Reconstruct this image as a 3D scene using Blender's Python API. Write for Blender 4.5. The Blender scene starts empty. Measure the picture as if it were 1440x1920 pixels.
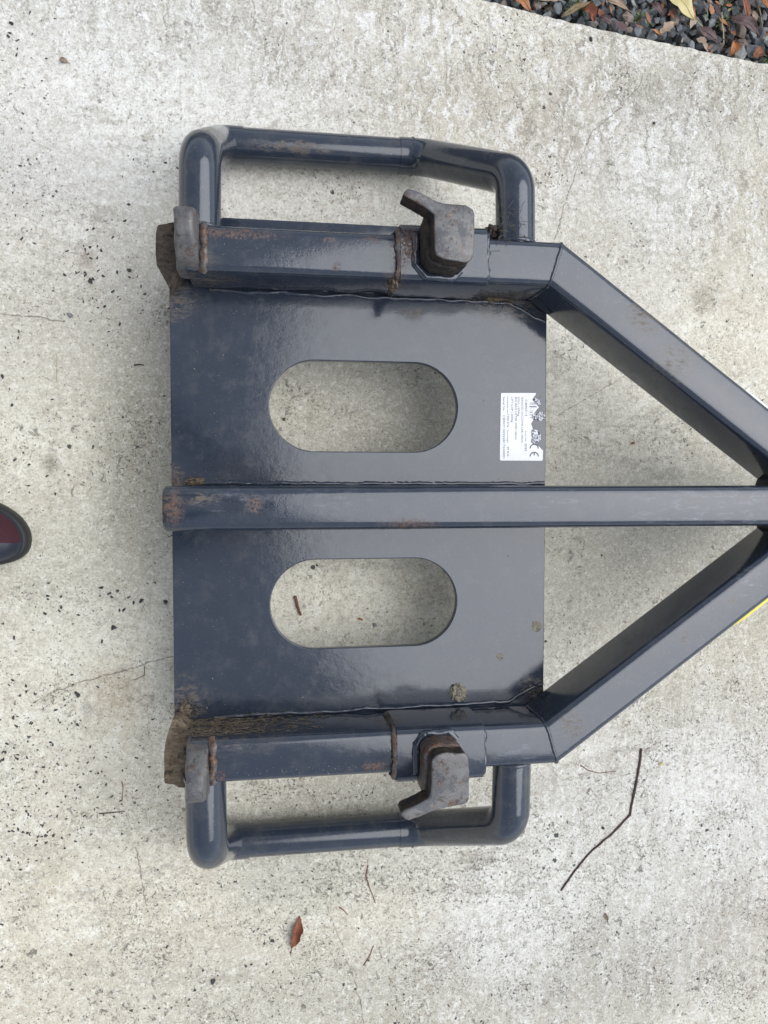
import bpy, bmesh, math, random
from mathutils import Vector, Matrix, noise
rnd = random.Random(7)
sc = bpy.context.scene
col = sc.collection

# ------------------------------------------------------------------ camera
ZP = 0.128                       # height of the plate's upper face above the concrete
FPX = 1393.98                    # focal length in photo pixels (photo 1440 x 1920)
CAM = Vector((0.13303, 0.03275, 0.99675 + ZP))
CROT = Matrix.Rotation(-0.14549, 3, 'Y') @ Matrix.Rotation(-0.04144, 3, 'X')
cd = bpy.data.cameras.new('camera'); co = bpy.data.objects.new('camera', cd); col.objects.link(co)
cd.sensor_fit = 'VERTICAL'; cd.sensor_height = 24.0; cd.lens = 24.0 * FPX / 1920
cd.clip_start = 0.02; cd.clip_end = 500
co.matrix_world = Matrix.Translation(CAM) @ CROT.to_4x4()
sc.camera = co

def P(px, py, z=0.0):            # photo pixel -> world point at height z
    d = CROT @ Vector(((px - 720) / FPX, -(py - 960) / FPX, -1))
    return CAM + d * ((z - CAM.z) / d.z)

# ------------------------------------------------------------------ sky, sun, exposure
w = bpy.data.worlds.new('World'); sc.world = w; w.use_nodes = True
nt = w.node_tree; nt.nodes.clear()
out = nt.nodes.new('ShaderNodeOutputWorld'); bg = nt.nodes.new('ShaderNodeBackground')
sky = nt.nodes.new('ShaderNodeTexSky'); sky.sky_type = 'NISHITA'; sky.sun_disc = False
SUN_EL, SUN_ROT = math.radians(58), math.radians(84)
sky.sun_elevation = SUN_EL; sky.sun_rotation = SUN_ROT
sky.air_density = 1.0; sky.dust_density = 1.0; sky.ozone_density = 1.0
hs = nt.nodes.new('ShaderNodeHueSaturation'); hs.inputs['Saturation'].default_value = 0.42   # veiled by cloud
hs.inputs['Value'].default_value = 1.0
tc = nt.nodes.new('ShaderNodeTexCoord')
cl = nt.nodes.new('ShaderNodeTexNoise'); cl.inputs['Scale'].default_value = 2.2; cl.inputs['Detail'].default_value = 4
cr = nt.nodes.new('ShaderNodeMapRange'); cr.inputs['From Min'].default_value = .3; cr.inputs['From Max'].default_value = .7
cr.inputs['To Min'].default_value = .85; cr.inputs['To Max'].default_value = 1.15
vm = nt.nodes.new('ShaderNodeVectorMath'); vm.operation = 'SCALE'
L = nt.links.new
L(sky.outputs[0], hs.inputs['Color']); L(tc.outputs['Generated'], cl.inputs['Vector'])
L(cl.outputs['Fac'], cr.inputs['Value']); L(hs.outputs[0], vm.inputs[0]); L(cr.outputs[0], vm.inputs['Scale'])
L(vm.outputs[0], bg.inputs['Color']); bg.inputs['Strength'].default_value = 0.105
L(bg.outputs[0], out.inputs[0])
sd = bpy.data.lights.new('sun', 'SUN'); so = bpy.data.objects.new('sun', sd); col.objects.link(so)
sd.energy = 1.5; sd.angle = math.radians(63); sd.color = (.97, .985, 1)    # bright part of a closed cloud cover
dv = Vector((math.sin(SUN_ROT) * math.cos(SUN_EL), math.cos(SUN_ROT) * math.cos(SUN_EL), math.sin(SUN_EL)))
so.rotation_euler = dv.to_track_quat('Z', 'Y').to_euler(); so.location = dv * 20
sc.view_settings.view_transform = 'Standard'; sc.view_settings.look = 'None'
sc.view_settings.exposure = 0.82; sc.view_settings.gamma = 1

sc.render.engine = 'CYCLES'
sc.cycles.max_bounces = 5; sc.cycles.diffuse_bounces = 3; sc.cycles.glossy_bounces = 3
sc.cycles.use_adaptive_sampling = True; sc.cycles.adaptive_threshold = 0.02
sc.cycles.use_denoising = True

# ------------------------------------------------------------------ helpers
def tag(o, label=None, cat=None, group=None, kind=None):
    for k, v in (('label', label), ('category', cat), ('group', group), ('kind', kind)):
        if v: o[k] = v
    return o
def empty(name, loc=(0, 0, 0)):
    o = bpy.data.objects.new(name, None); col.objects.link(o); o.location = loc; o.empty_display_size = .02
    return o
WP = {}
def link(name, me, mat=None, parent=None, sharp=35):
    o = bpy.data.objects.new(name, me); col.objects.link(o)
    if mat and not me.materials: me.materials.append(mat)
    if sharp is not None:
        for p in me.polygons: p.use_smooth = True
        me.set_sharp_from_angle(angle=math.radians(sharp))
    if parent:
        o.parent = parent
        o.location = -wloc(parent)
    return o
def wloc(o):
    v = Vector(o.location)
    if o.parent: v = v + wloc(o.parent)
    return v
def mesh(name, V, F, mat=None, parent=None, sharp=35):
    me = bpy.data.meshes.new(name); me.from_pydata([tuple(v) for v in V], [], F); me.update()
    return link(name, me, mat, parent, sharp)
def from_bm(name, bm, mat=None, parent=None, sharp=35):
    bmesh.ops.recalc_face_normals(bm, faces=bm.faces[:])
    me = bpy.data.meshes.new(name); bm.to_mesh(me); bm.free()
    return link(name, me, mat, parent, sharp)

def rrect(w_, z0, z1, r, n=5):   # rounded rectangle profile (u, z)
    pts = []
    for cx, cz, a0 in ((w_/2-r, z1-r, 0), (-w_/2+r, z1-r, 90), (-w_/2+r, z0+r, 180), (w_/2-r, z0+r, 270)):
        for i in range(n + 1):
            a = math.radians(a0 + 90 * i / n); pts.append((cx + r*math.cos(a), cz + r*math.sin(a)))
    return pts
def box_tube(name, A, B, w_, z0, z1, r, mat, parent, ta=0, tb=0, round_a=0, wob=0, nseg=1):
    A = Vector(A); B = Vector(B); d = (B - A).normalized(); n = Vector((-d.y, d.x))
    prof = rrect(w_, z0, z1, r); V = []; F = []; k = len(prof); rings = []
    zc = (z0 + z1) / 2
    if round_a:
        for i in range(4):
            t = math.radians(90 * i / 4); s = round_a * (1 - math.cos(math.radians(90) - t)) ; sh = round_a * (1 - math.sin(t))
            rings.append((-0.0, round_a*(1-math.sin(math.radians(90)*i/4)) * 0 + round_a*(1-math.sin(t)), round_a*(1-math.cos(math.radians(90)-t))*0, t))
        rr = []
        for i in range(4):
            t = math.radians(90 * i / 4)
            inset = round_a * (1 - math.sin(t)); along = round_a * (1 - math.cos(t))
            rr.append((along, inset))
        rr.append((round_a, 0)); rings = rr
    else: rings = [(0, 0)]
    def ring(base, along, inset, tan):
        i0 = len(V)
        for u, z in prof:
            su = 1 - inset / (w_/2); sz = 1 - inset / ((z1-z0)/2)
            uu = u*su; zz = zc + (z-zc)*sz
            nv = noise.noise(Vector((base.x*30+along*30, base.y*30+u*60, z*60))) * wob
            p = base + d * (along + u*tan) + n * (uu + nv); V.append((p.x, p.y, zz + nv))
        return i0
    ids = [ring(A, a, i, ta if a == 0 and not round_a else 0) for a, i in rings]
    for s in range(1, nseg):
        ids.append(ring(A.lerp(B, s/nseg), 0, 0, 0))
    ids.append(ring(B, 0, 0, tb))
    for a, b in zip(ids[:-1], ids[1:]):
        for i in range(k): F.append((a+i, a+(i+1) % k, b+(i+1) % k, b+i))
    F.append(tuple(range(ids[0], ids[0]+k))[::-1]); F.append(tuple(range(ids[-1], ids[-1]+k)))
    bm = bmesh.new(); vs = [bm.verts.new(v) for v in V]
    for f in F: bm.faces.new([vs[i] for i in f])
    return from_bm(name, bm, mat, parent, 40)

def fillet(pts, rads, n=12):     # polyline with rounded corners
    pts = [Vector(p) for p in pts]; res = [pts[0]]
    for i in range(1, len(pts)-1):
        a, b, c = pts[i-1], pts[i], pts[i+1]; u = (a-b).normalized(); v = (c-b).normalized()
        ang = u.angle(v); r = rads[i-1]; t = r / math.tan(ang/2)
        p0 = b + u*t; cen = b + (u+v).normalized() * (r / math.sin(ang/2)); p1 = b + v*t
        e0 = p0-cen; e1 = p1-cen; tot = e0.angle(e1)
        for j in range(n+1):
            s = j/n; res.append(cen + (e0*math.sin((1-s)*tot) + e1*math.sin(s*tot))/math.sin(tot))
    res.append(pts[-1]); return res
def sweep_bm(bm, path, rad, seg=16, caps=True, flat=1.0, rn=0.0, sd=0.0):
    path = [Vector(p) for p in path]; n = len(path)
    T = [(path[min(i+1, n-1)] - path[max(i-1, 0)]).normalized() for i in range(n)]
    ref = Vector((0, 0, 1)) if abs(T[0].z) < .9 else Vector((1, 0, 0))
    N = (ref - T[0]*ref.dot(T[0])).normalized(); rings = []
    for i in range(n):
        N = (N - T[i]*N.dot(T[i])).normalized(); Bn = T[i].cross(N); ring = []
        r = rad(i/(n-1)) if callable(rad) else rad
        for j in range(seg):
            a = 2*math.pi*j/seg
            rr = r*(1 + rn*noise.noise(path[i]*400 + Vector((j*1.7, sd, 0))))
            ring.append(bm.verts.new(path[i] + N*math.cos(a)*rr*flat + Bn*math.sin(a)*rr))
        rings.append(ring)
    for a, b in zip(rings[:-1], rings[1:]):
        for j in range(seg): bm.faces.new((a[j], a[(j+1) % seg], b[(j+1) % seg], b[j]))
    if caps: bm.faces.new(rings[0][::-1]); bm.faces.new(rings[-1])
def tube(name, path, rad, mat, parent=None, seg=24, **k):
    bm = bmesh.new(); sweep_bm(bm, path, rad, seg, **k); return from_bm(name, bm, mat, parent, 60)
def bead(name, pts, r, mat, parent, wob=.0012, step=.004, seg=8, flat=.6, rn=.5):   # hand-laid weld bead
    path = []; pts = [Vector(p) for p in pts]
    for a, b in zip(pts[:-1], pts[1:]):
        m = max(1, int((b-a).length/step))
        for i in range(m): path.append(a.lerp(b, i/m))
    path.append(pts[-1]); s = rnd.random()*50
    path = [p + Vector((noise.noise(p*90+Vector((s, 0, 0))), noise.noise(p*45+Vector((0, s, 0))), 0))*wob for p in path]
    return tube(name, path, r, mat, parent, seg=seg, flat=flat, rn=rn, sd=s)
def prism(name, poly, z0, z1, mat, parent, bev=.003, seg=3, taper=0, sharp=50, rough=0):
    bm = bmesh.new(); c = Vector((sum(p[0] for p in poly)/len(poly), sum(p[1] for p in poly)/len(poly)))
    lo = [bm.verts.new((p[0], p[1], z0)) for p in poly]
    hi = [bm.verts.new((c.x+(p[0]-c.x)*(1-taper), c.y+(p[1]-c.y)*(1-taper), z1)) for p in poly]
    n = len(poly); bm.faces.new(lo[::-1]); bm.faces.new(hi)
    for i in range(n): bm.faces.new((lo[i], lo[(i+1) % n], hi[(i+1) % n], hi[i]))
    bmesh.ops.recalc_face_normals(bm, faces=bm.faces[:])
    if bev: bmesh.ops.bevel(bm, geom=bm.edges[:], offset=bev, segments=seg, affect='EDGES', profile=.5, clamp_overlap=True)
    if rough:
        bmesh.ops.triangulate(bm, faces=bm.faces[:])
        bmesh.ops.subdivide_edges(bm, edges=[e for e in bm.edges if e.calc_length() > .006], cuts=2)
        for v in bm.verts: v.co += noise.noise_vector(v.co*110)*rough + noise.noise_vector(v.co*260)*rough*.5
    return from_bm(name, bm, mat, parent, sharp)
def grow(poly, d):               # offset a polygon outwards about its centre
    c = Vector((sum(p[0] for p in poly)/len(poly), sum(p[1] for p in poly)/len(poly)))
    r = []
    for p in poly:
        v = Vector((p[0], p[1])) - c; r.append(c + v*(1 + d/v.length))
    return r

# ------------------------------------------------------------------ node helpers
class NT:
    def __init__(s, name):
        s.m = bpy.data.materials.new(name); s.m.use_nodes = True; s.t = s.m.node_tree; s.t.nodes.clear()
        s.out = s.t.nodes.new('ShaderNodeOutputMaterial'); s.b = s.t.nodes.new('ShaderNodeBsdfPrincipled')
        s.t.links.new(s.b.outputs[0], s.out.inputs[0]); s.pos = s.t.nodes.new('ShaderNodeNewGeometry').outputs['Position']
    def n(s, typ, **k):
        x = s.t.nodes.new('ShaderNode' + typ)
        for a, v in k.items(): setattr(x, a, v)
        return x
    def set(s, sock, v):
        if isinstance(v, bpy.types.NodeSocket): s.t.links.new(v, sock)
        elif v is not None: sock.default_value = v
    def math(s, op, a, b=None, c=None, clamp=False):
        x = s.n('Math', operation=op, use_clamp=clamp); s.set(x.inputs[0], a); s.set(x.inputs[1], b)
        if c is not None: s.set(x.inputs[2], c)
        return x.outputs[0]
    def vmath(s, op, a, b=None):
        x = s.n('VectorMath', operation=op); s.set(x.inputs[0], a)
        if b is not None:
            if op == 'SCALE': s.set(x.inputs['Scale'], b)
            else: s.set(x.inputs[1], b)
        return x.outputs['Value'] if op in ('LENGTH', 'DISTANCE', 'DOT_PRODUCT') else x.outputs[0]
    def noise(s, scale, detail=3, rough=.55, vec=None, dist=0, color=False):
        x = s.n('TexNoise'); s.set(x.inputs['Vector'], vec or s.pos); x.inputs['Scale'].default_value = scale
        x.inputs['Detail'].default_value = detail; x.inputs['Roughness'].default_value = rough; x.inputs['Distortion'].default_value = dist
        return x.outputs['Color' if color else 'Fac']
    def vor(s, scale, vec=None, feat='F1', rand=1, out='Distance'):
        x = s.n('TexVoronoi', feature=feat); s.set(x.inputs['Vector'], vec or s.pos); x.inputs['Scale'].default_value = scale
        x.inputs['Randomness'].default_value = rand; return x.outputs[out]
    def ramp(s, f, a, b, c=0., d=1.):
        x = s.n('MapRange'); x.clamp = True; s.set(x.inputs['Value'], f)
        for k, v in (('From Min', a), ('From Max', b), ('To Min', c), ('To Max', d)): x.inputs[k].default_value = v
        return x.outputs[0]
    def mix(s, f, a, b, mode='MIX'):
        x = s.n('Mix', data_type='RGBA', blend_type=mode); s.set(x.inputs['Factor'], f)
        for sock, v in ((x.inputs[6], a), (x.inputs[7], b)):
            s.set(sock, (*v, 1) if isinstance(v, tuple) and len(v) == 3 else v)
        return x.outputs[2]
    def map(s, scale=(1, 1, 1), rot=0, vec=None):
        x = s.n('Mapping'); s.set(x.inputs['Vector'], vec or s.pos); x.inputs['Scale'].default_value = scale
        x.inputs['Rotation'].default_value = (0, 0, rot); return x.outputs[0]
    def bump(s, h, dist, strength=1, prev=None):
        x = s.n('Bump'); s.set(x.inputs['Height'], h); x.inputs['Distance'].default_value = dist
        x.inputs['Strength'].default_value = strength
        if prev is not None: s.set(x.inputs['Normal'], prev)
        return x.outputs[0]
    def spot(s, c, r, soft=.5, vec=None, sc=(1, 1, 1)):      # soft round patch about a point
        v = s.vmath('SUBTRACT', vec or s.pos, tuple(c))
        if sc != (1, 1, 1): v = s.vmath('MULTIPLY', v, sc)
        return s.ramp(s.vmath('LENGTH', v), r*(1-soft), r*(1+soft), 1, 0)
    def seg(s, a, b, wdt, vec=None):                          # thin line between two points (z ignored)
        a = Vector((a[0], a[1], 0)); b = Vector((b[0], b[1], 0)); d = b-a
        v = s.vmath('SUBTRACT', vec, tuple(a))
        t = s.math('DIVIDE', s.vmath('DOT_PRODUCT', v, tuple(d)), d.length_squared, clamp=True)
        pr = s.vmath('SCALE', tuple(d), t)
        return s.ramp(s.vmath('LENGTH', s.vmath('SUBTRACT', v, pr)), wdt*.4, wdt, 1, 0)
    def done(s, base=None, rough=None, normal=None, metallic=None, ior=None, spec=None):
        for k, v in (('Base Color', base), ('Roughness', rough), ('Normal', normal), ('Metallic', metallic), ('IOR', ior), ('Specular IOR Level', spec)):
            if v is not None:
                if isinstance(v, tuple) and len(v) == 3: v = (*v, 1)
                s.set(s.b.inputs[k], v)
        return s.m

# ------------------------------------------------------------------ materials
def paint_mat(name, rust=(), dust=(), scratch=(), dustlvl=.5):
    m = NT(name)
    wob = m.vmath('SCALE', m.vmath('SUBTRACT', m.noise(120, 4, .65, color=True), (.5, .5, .5)), .012)
    wp = m.vmath('ADD', m.pos, wob)
    base = m.mix(m.noise(14, 4), (.022, .030, .046), (.028, .037, .055))
    grime = m.ramp(m.noise(42, 6, .7), .50, .80, 0, dustlvl*.55)
    fine = m.ramp(m.noise(900, 2, .6), .62, .72, 0, .35)
    grime = m.math('MAXIMUM', grime, m.math('MULTIPLY', fine, m.ramp(m.noise(20, 3), .4, .65)))
    c = m.mix(m.ramp(m.noise(420, 2, .6), .66, .72, 0, .30), base, (.20, .20, .19))
    c = m.mix(grime, c, (.13, .125, .115))
    ro = m.math('ADD', m.ramp(m.noise(60, 5, .65), .35, .7, .07, .15), m.math('MULTIPLY', grime, .45))
    for (p, r, s) in scratch:
        f = m.math('MULTIPLY', m.spot(p, r, .6, wp, s), m.ramp(m.noise(110, 5, .7, m.map((.4, 1.6, 1))), .52, .72))
        c = m.mix(m.math('MULTIPLY', f, .45), c, (.24, .26, .30)); ro = m.math('ADD', ro, m.math('MULTIPLY', f, .2))
    for (p, r, s) in dust:
        f = m.math('MULTIPLY', m.spot(p, r*.8, .7, wp, s), m.ramp(m.noise(230, 5, .75, m.map((.35, 1, 1))), .44, .62))
        c = m.mix(f, c, m.mix(m.noise(300, 3), (.045, .034, .024), (.20, .155, .105)))
        ro = m.math('ADD', ro, m.math('MULTIPLY', f, .6))
    for (p, r, s) in rust:
        f = m.math('MULTIPLY', m.spot(p, r*.85, .6, wp, s), m.ramp(m.noise(240, 5, .75), .42, .60))
        c = m.mix(f, c, m.mix(m.ramp(m.noise(200, 4, .7), .38, .62), (.045, .024, .016), (.19, .088, .042)))
        ro = m.math('ADD', ro, m.math('MULTIPLY', f, .6))
    nb = m.bump(m.noise(120, 2, .5), .00016, .5)
    nb = m.bump(m.noise(520, 2, .6), .00009, .55, nb)
    return m.done(c, ro, nb, 0.0, 1.62)
def X(px, py, z): p = P(px, py, z); return (p.x, p.y, p.z)
zt = ZP + .085
M = {}
M['plate'] = paint_mat('plate_paint',
    rust=[(X(322, 905, ZP), .010, (1, .5, 1)), (X(316, 560, ZP), .006, (1, .3, 1)), (X(760, 585, ZP), .004, (1, 1, 1))],
    dust=[(X(335, 1320, ZP), .035, (1, 1, 1)), (X(326, 900, ZP), .02, (1.5, 1, 1)), (X(960, 562, ZP), .035, (.6, 1.4, 1)),
          (X(1000, 1297, ZP), .02, (1, 1, 1)), (X(780, 588, ZP), .008, (1, 1, 1)), (X(322, 560, ZP), .03, (1, 1, 1))])
M['beam'] = paint_mat('beam_paint',
    rust=[(X(326, 955, ZP+.09), .0145, (1.25, .8, .6)), (X(768, 982, ZP+.088), .016, (.5, 2.6, 1)), (X(478, 945, ZP+.09), .010, (1, 1, 1))],
    dust=[(X(308, 950, ZP+.09), .02, (1, .6, 1)), (X(380, 935, ZP+.09), .014, (.6, 1.6, 1))],
    scratch=[(X(1290, 955, ZP+.09), .030, (.45, 1, 1)), (X(1045, 935, ZP+.09), .018, (.7, 1, 1)), (X(1400, 940, ZP+.09), .03, (1, 1, 1)),
             (X(620, 940, ZP+.09), .02, (.5, 1.5, 1)), (X(440, 940, ZP+.09), .02, (.5, 1.5, 1))])
M['rail_u'] = paint_mat('rail_paint_upper',
    rust=[(X(430, 437, zt), .026, (.45, 4.5, 1)), (X(618, 450, zt), .007, (1, 2, 1)), (X(633, 500, zt), .005, (1, 1, 1)), (X(700, 447, zt), .010, (1, 2.4, 1)),
          (X(770, 455, zt+.008), .012, (1.3, .5, 1)), (X(752, 470, zt), .018, (1.6, .6, 1))],
    dust=[(X(330, 520, ZP+.04), .05, (1, 1, .6)), (X(940, 550, ZP+.02), .03, (.5, 1, 1)), (X(735, 530, zt-.02), .014, (1, 1, .5)), (X(400, 520, ZP+.05), .02, (.6, 1, 1))])
M['rail_l'] = paint_mat('rail_paint_lower',
    rust=[(X(705, 1437, zt), .013, (.8, 2.2, 1)), (X(415, 1456, zt), .006, (1, 1, 1)), (X(900, 1363, zt+.008), .004, (1, 1, 1))],
    dust=[(X(400, 1355, ZP+.03), .060, (.55, 1.8, 1)), (X(730, 1350, ZP+.05), .02, (1, 1, 1))],
    scratch=[(X(960, 1412, zt), .02, (.6, 1.6, 1))])
M['diag_u'] = paint_mat('brace_paint_upper',
    dust=[(X(1210, 595, zt), .025, (1, 1, 1)), (X(1122, 590, zt-.01), .008, (1, 1, 1)), (X(1260, 680, zt-.008), .028, (1, 1, 1)), (X(1190, 575, zt), .012, (1, 1, 1))],
    scratch=[(X(1165, 565, zt), .005, (.6, 1.6, 1))])
M['diag_l'] = paint_mat('brace_paint_lower',
    dust=[(X(1280, 1195, zt), .010, (1, 1, 1)), (X(1370, 1125, zt), .007, (1, 1, 1)), (X(1075, 1360, zt), .018, (1, 1, 1))],
    scratch=[(X(1070, 1385, zt), .02, (1, 1, 1)), (X(1400, 1090, zt), .02, (1, 1, 1))])
M['hoop'] = paint_mat('hoop_paint',
    dust=[(X(560, 278, ZP-.08), .016, (.7, 1.6, 1)), (X(525, 275, ZP-.08), .018, (.4, 2.5, 1)), (X(380, 240, ZP+.03), .03, (1, 1, .6)), (X(600, 282, ZP-.08), .010, (.5, 2, 1)),
          (X(395, 1575, ZP+.03), .010, (2.5, .5, 1)), (X(985, 300, ZP+.04), .02, (1, 1, 1)), (X(450, 1590, ZP-.09), .014, (1, 1, 1))], dustlvl=.7)

def steel_mat(name, rustlvl=.5, paint=.3):
    m = NT(name)
    c = m.mix(m.noise(60, 5, .6), (.10, .098, .098), (.18, .172, .165))
    c = m.mix(m.ramp(m.noise(45, 5, .65), .47, .57, 0, paint), c, (.045, .052, .068))
    r = m.ramp(m.noise(70, 6, .72, dist=.4), .62-rustlvl*.18, .72-rustlvl*.12)
    c = m.mix(r, c, m.mix(m.ramp(m.noise(260, 4, .7), .35, .65), (.035, .02, .014), (.16, .082, .046)))
    g = m.ramp(m.noise(150, 5, .7), .56, .66)
    c = m.mix(m.math('MULTIPLY', g, .8), c, (.03, .026, .022))
    c = m.mix(m.ramp(m.noise(700, 2), .55, .75, 0, .3), c, (.42, .40, .37))
    return m.done(c, m.ramp(m.noise(90, 4), .3, .7, .38, .65), m.bump(m.noise(260, 5, .65), .0009, .6), .15, 1.5)
M['steel'] = steel_mat('worn_cast_steel', .50, .50)
M['steel_rusty'] = steel_mat('rusty_dark_steel', 1.3, .7)
m = NT('black_grimy_steel')
M['steel_black'] = m.done(m.mix(m.ramp(m.noise(120, 5, .7), .45, .62), (.016, .014, .013), (.055, .038, .028)), .75, m.bump(m.noise(300, 5), .001, .6))
def dirt_mat(name, a, b, bump=.002):
    m = NT(name)
    c = m.mix(m.ramp(m.noise(260, 5, .7, m.map((.5, 1, 1))), .3, .7), a, b)
    c = m.mix(m.ramp(m.noise(90, 4), .55, .65, 0, .8), c, (.025, .02, .016))
    return m.done(c, .95, m.bump(m.noise(400, 5, .7), bump, .9))
M['endplate'] = dirt_mat('muddy_end_plate', (.035, .03, .028), (.15, .115, .085))
M['endplate_tan'] = dirt_mat('tan_mud_end_plate', (.10, .075, .05), (.30, .235, .155))
M['mud'] = dirt_mat('dried_mud', (.07, .055, .04), (.24, .19, .13))
M['lichen'] = dirt_mat('pale_mud', (.14, .125, .095), (.34, .31, .24))

def plain(name, base, rough=.6, var=.15, scale=200, bump=.0003, spec=None):
    m = NT(name)
    b2 = tuple(min(1, x*(1+var)) for x in base); b1 = tuple(x*(1-var) for x in base)
    return m.done(m.mix(m.ramp(m.noise(scale, 4), .3, .7), b1, b2), rough, m.bump(m.noise(scale*1.5, 4), bump, .6), spec=spec)

# concrete -----------------------------------------------------------
def concrete():
    m = NT('weathered_concrete')
    G = lambda x, y: tuple(P(x, y, 0))
    wob = m.vmath('SCALE', m.vmath('SUBTRACT', m.noise(38, 5, .65, color=True), (.5, .5, .5)), .07)
    wp = m.vmath('ADD', m.pos, wob)
    flat = m.vmath('MULTIPLY', m.vmath('ADD', m.pos, m.vmath('SCALE', m.vmath('SUBTRACT', m.noise(70, 4, .6, color=True), (.5, .5, .5)), .012)), (1, 1, 0))
    c = m.mix(m.ramp(m.noise(5, 4, .6, dist=.5), .38, .62), (.715, .672, .545), (.615, .562, .43))
    c = m.mix(m.ramp(m.noise(2.3, 3), .45, .60, 0, .7), c, (.785, .757, .64))
    mot = m.noise(24, 6, .78, dist=.4)
    c = m.mix(m.ramp(mot, .52, .64, 0, .60), c, (.46, .41, .335))
    c = m.mix(m.ramp(mot, .46, .36, 0, .75), c, (.86, .832, .735))
    # stains, painted shade and other toned patches with a place of their own
    for (x, y, r, s, col_, k) in ((40, 300, .10, (.8, 1.6, 1), (.42, .385, .32), .55), (180, 330, .10, (.6, 2.2, 1), (.44, .41, .35), .6),
            (610, 1660, .045, (1, 1, 1), (.42, .45, .32), .4), (215, 1300, .04, (1, 1, 1), (.48, .39, .26), .6), (1320, 560, .02, (1, 1, 1), (.24, .19, .10), .8),
            (290, 700, .14, (1.6, .7, 1), (.36, .34, .28), .55), (1380, 1300, .22, (1, .6, 1), (.50, .46, .38), .5), (1250, 1600, .30, (.8, 1.2, 1), (.63, .63, .61), .6),  # first entry: tall darker patch beside the plate's left edge
            (1200, 1050, .2, (1, 1, 1), (.46, .43, .35), .5), (680, 760, .18, (1, 1.5, 1), (.40, .385, .33), .55), (200, 150, .3, (.6, 1, 1), (.60, .59, .57), .6), (1150, 400, .16, (1, .7, 1), (.60, .585, .55), .6),  # darker lower brace gap; then the upper hole's shade painted on the concrete
            (1400, 1750, .1, (1, 1, 1), (.45, .40, .33), .5), (120, 1050, .1, (.6, 1, 1), (.47, .46, .38), .4), (700, 420, .14, (.6, 2, 1), (.56, .55, .50), .4), (700, 1500, .08, (.3, 2, 1), (.33, .32, .27), .6),  # last entry: contact shade inside the lower crossbar, painted as a dark strip
            (430, 60, .10, (1, 1.6, 1), (.46, .43, .36), .55), (1000, 220, .09, (.5, 1, 1), (.50, .45, .36), .6), (1330, 190, .10, (.7, 1.3, 1), (.36, .33, .27), .6),
            (1120, 470, .07, (1, 1, 1), (.52, .48, .38), .5), (1400, 420, .12, (1, 1, 1), (.53, .48, .38), .55), (60, 640, .10, (.7, 1, 1), (.50, .47, .39), .5),
            (250, 900, .07, (1.6, .4, 1), (.36, .34, .26), .6), (250, 1480, .08, (1, 1, 1), (.50, .47, .38), .5), (420, 1850, .16, (.6, 1.6, 1), (.47, .44, .36), .5),
            (820, 1880, .16, (.5, 1.6, 1), (.36, .345, .29), .55), (520, 1640, .07, (1, 1, 1), (.42, .41, .35), .5), (1150, 1840, .14, (.8, 1.2, 1), (.40, .385, .33), .5),
            (700, 1600, .10, (.5, 1.5, 1), (.40, .39, .33), .45), (950, 1740, .10, (1, 1, 1), (.80, .79, .75), .6), (330, 420, .05, (1.5, .6, 1), (.47, .44, .36), .5),
            (1250, 330, .10, (1, 1, 1), (.80, .79, .75), .5), (250, 190, .12, (.8, 1, 1), (.80, .79, .76), .5), (1330, 1480, .09, (1, 1, 1), (.82, .80, .76), .5),
            (95, 870, .011, (1, 1, 1), (.30, .28, .21), .9), (160, 485, .011, (1, 1, 1), (.34, .27, .22), .85), (178, 411, .006, (1, 1, 1), (.34, .31, .25), .8), (165, 1328, .009, (1, 1, 1), (.36, .34, .29), .7)):
        c = m.mix(m.math('MULTIPLY', m.spot(G(x, y), r, .5, wp if r > .02 else flat, s), k), c, col_)
    # broomed ridges: across the top, down the lower right, fanned
    zone_t = m.ramp(m.vmath('DOT_PRODUCT', wp, (0.25, 1, 0)), .52, .70)
    zone_r = m.math('MULTIPLY', m.ramp(m.vmath('DOT_PRODUCT', wp, (.8, -.6, 0)), .58, .74), .8)
    st = m.noise(1, 5, .68, m.map((125, 14, 1), math.radians(-4), wp), dist=.5)
    st2 = m.noise(1, 4, .66, m.map((115, 9, 1), math.radians(17), wp), dist=.4)
    st3 = m.noise(1, 4, .66, m.map((8, 95, 1), math.radians(14), wp), dist=.5)
    zone_h = m.ramp(m.noise(3.1, 3, .5, m.vmath('ADD', m.pos, (5, 2, 0))), .47, .58)
    c = m.mix(m.math('MULTIPLY', zone_t, m.ramp(st, .53, .61, 0, .8)), c, (.27, .25, .205))
    c = m.mix(m.math('MULTIPLY', zone_t, m.ramp(st, .47, .41, 0, .85)), c, (.83, .82, .79))
    c = m.mix(m.math('MULTIPLY', zone_r, m.ramp(st2, .53, .62, 0, .5)), c, (.31, .285, .235))
    c = m.mix(m.math('MULTIPLY', zone_r, m.ramp(st2, .46, .40, 0, .6)), c, (.80, .79, .76))
    c = m.mix(m.math('MULTIPLY', zone_h, m.ramp(st3, .52, .62, 0, .6)), c, (.34, .32, .26))
    # grain
    g1 = m.noise(310, 3, .72); g3 = m.noise(110, 5, .72, dist=.4)
    c = m.mix(m.ramp(g1, .51, .68, 0, .50), c, (.36, .315, .26))
    c = m.mix(m.ramp(g1, .48, .36, 0, .42), c, (.89, .87, .78))
    c = m.mix(m.ramp(g3, .52, .64, 0, .55), c, (.40, .345, .275))
    c = m.mix(m.ramp(g3, .46, .36, 0, .45), c, (.89, .87, .78))
    dens = m.ramp(m.noise(9, 5, .65, m.vmath('ADD', m.pos, (3, 7, 0))), .40, .62)
    sp = m.noise(230, 3, .8, dist=.3)
    lowm = m.ramp(m.vmath('DOT_PRODUCT', wp, (.25, -1, 0)), .42, .66)
    dens = m.math('MULTIPLY', dens, m.math('ADD', m.math('MULTIPLY', lowm, .55), .62))
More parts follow.
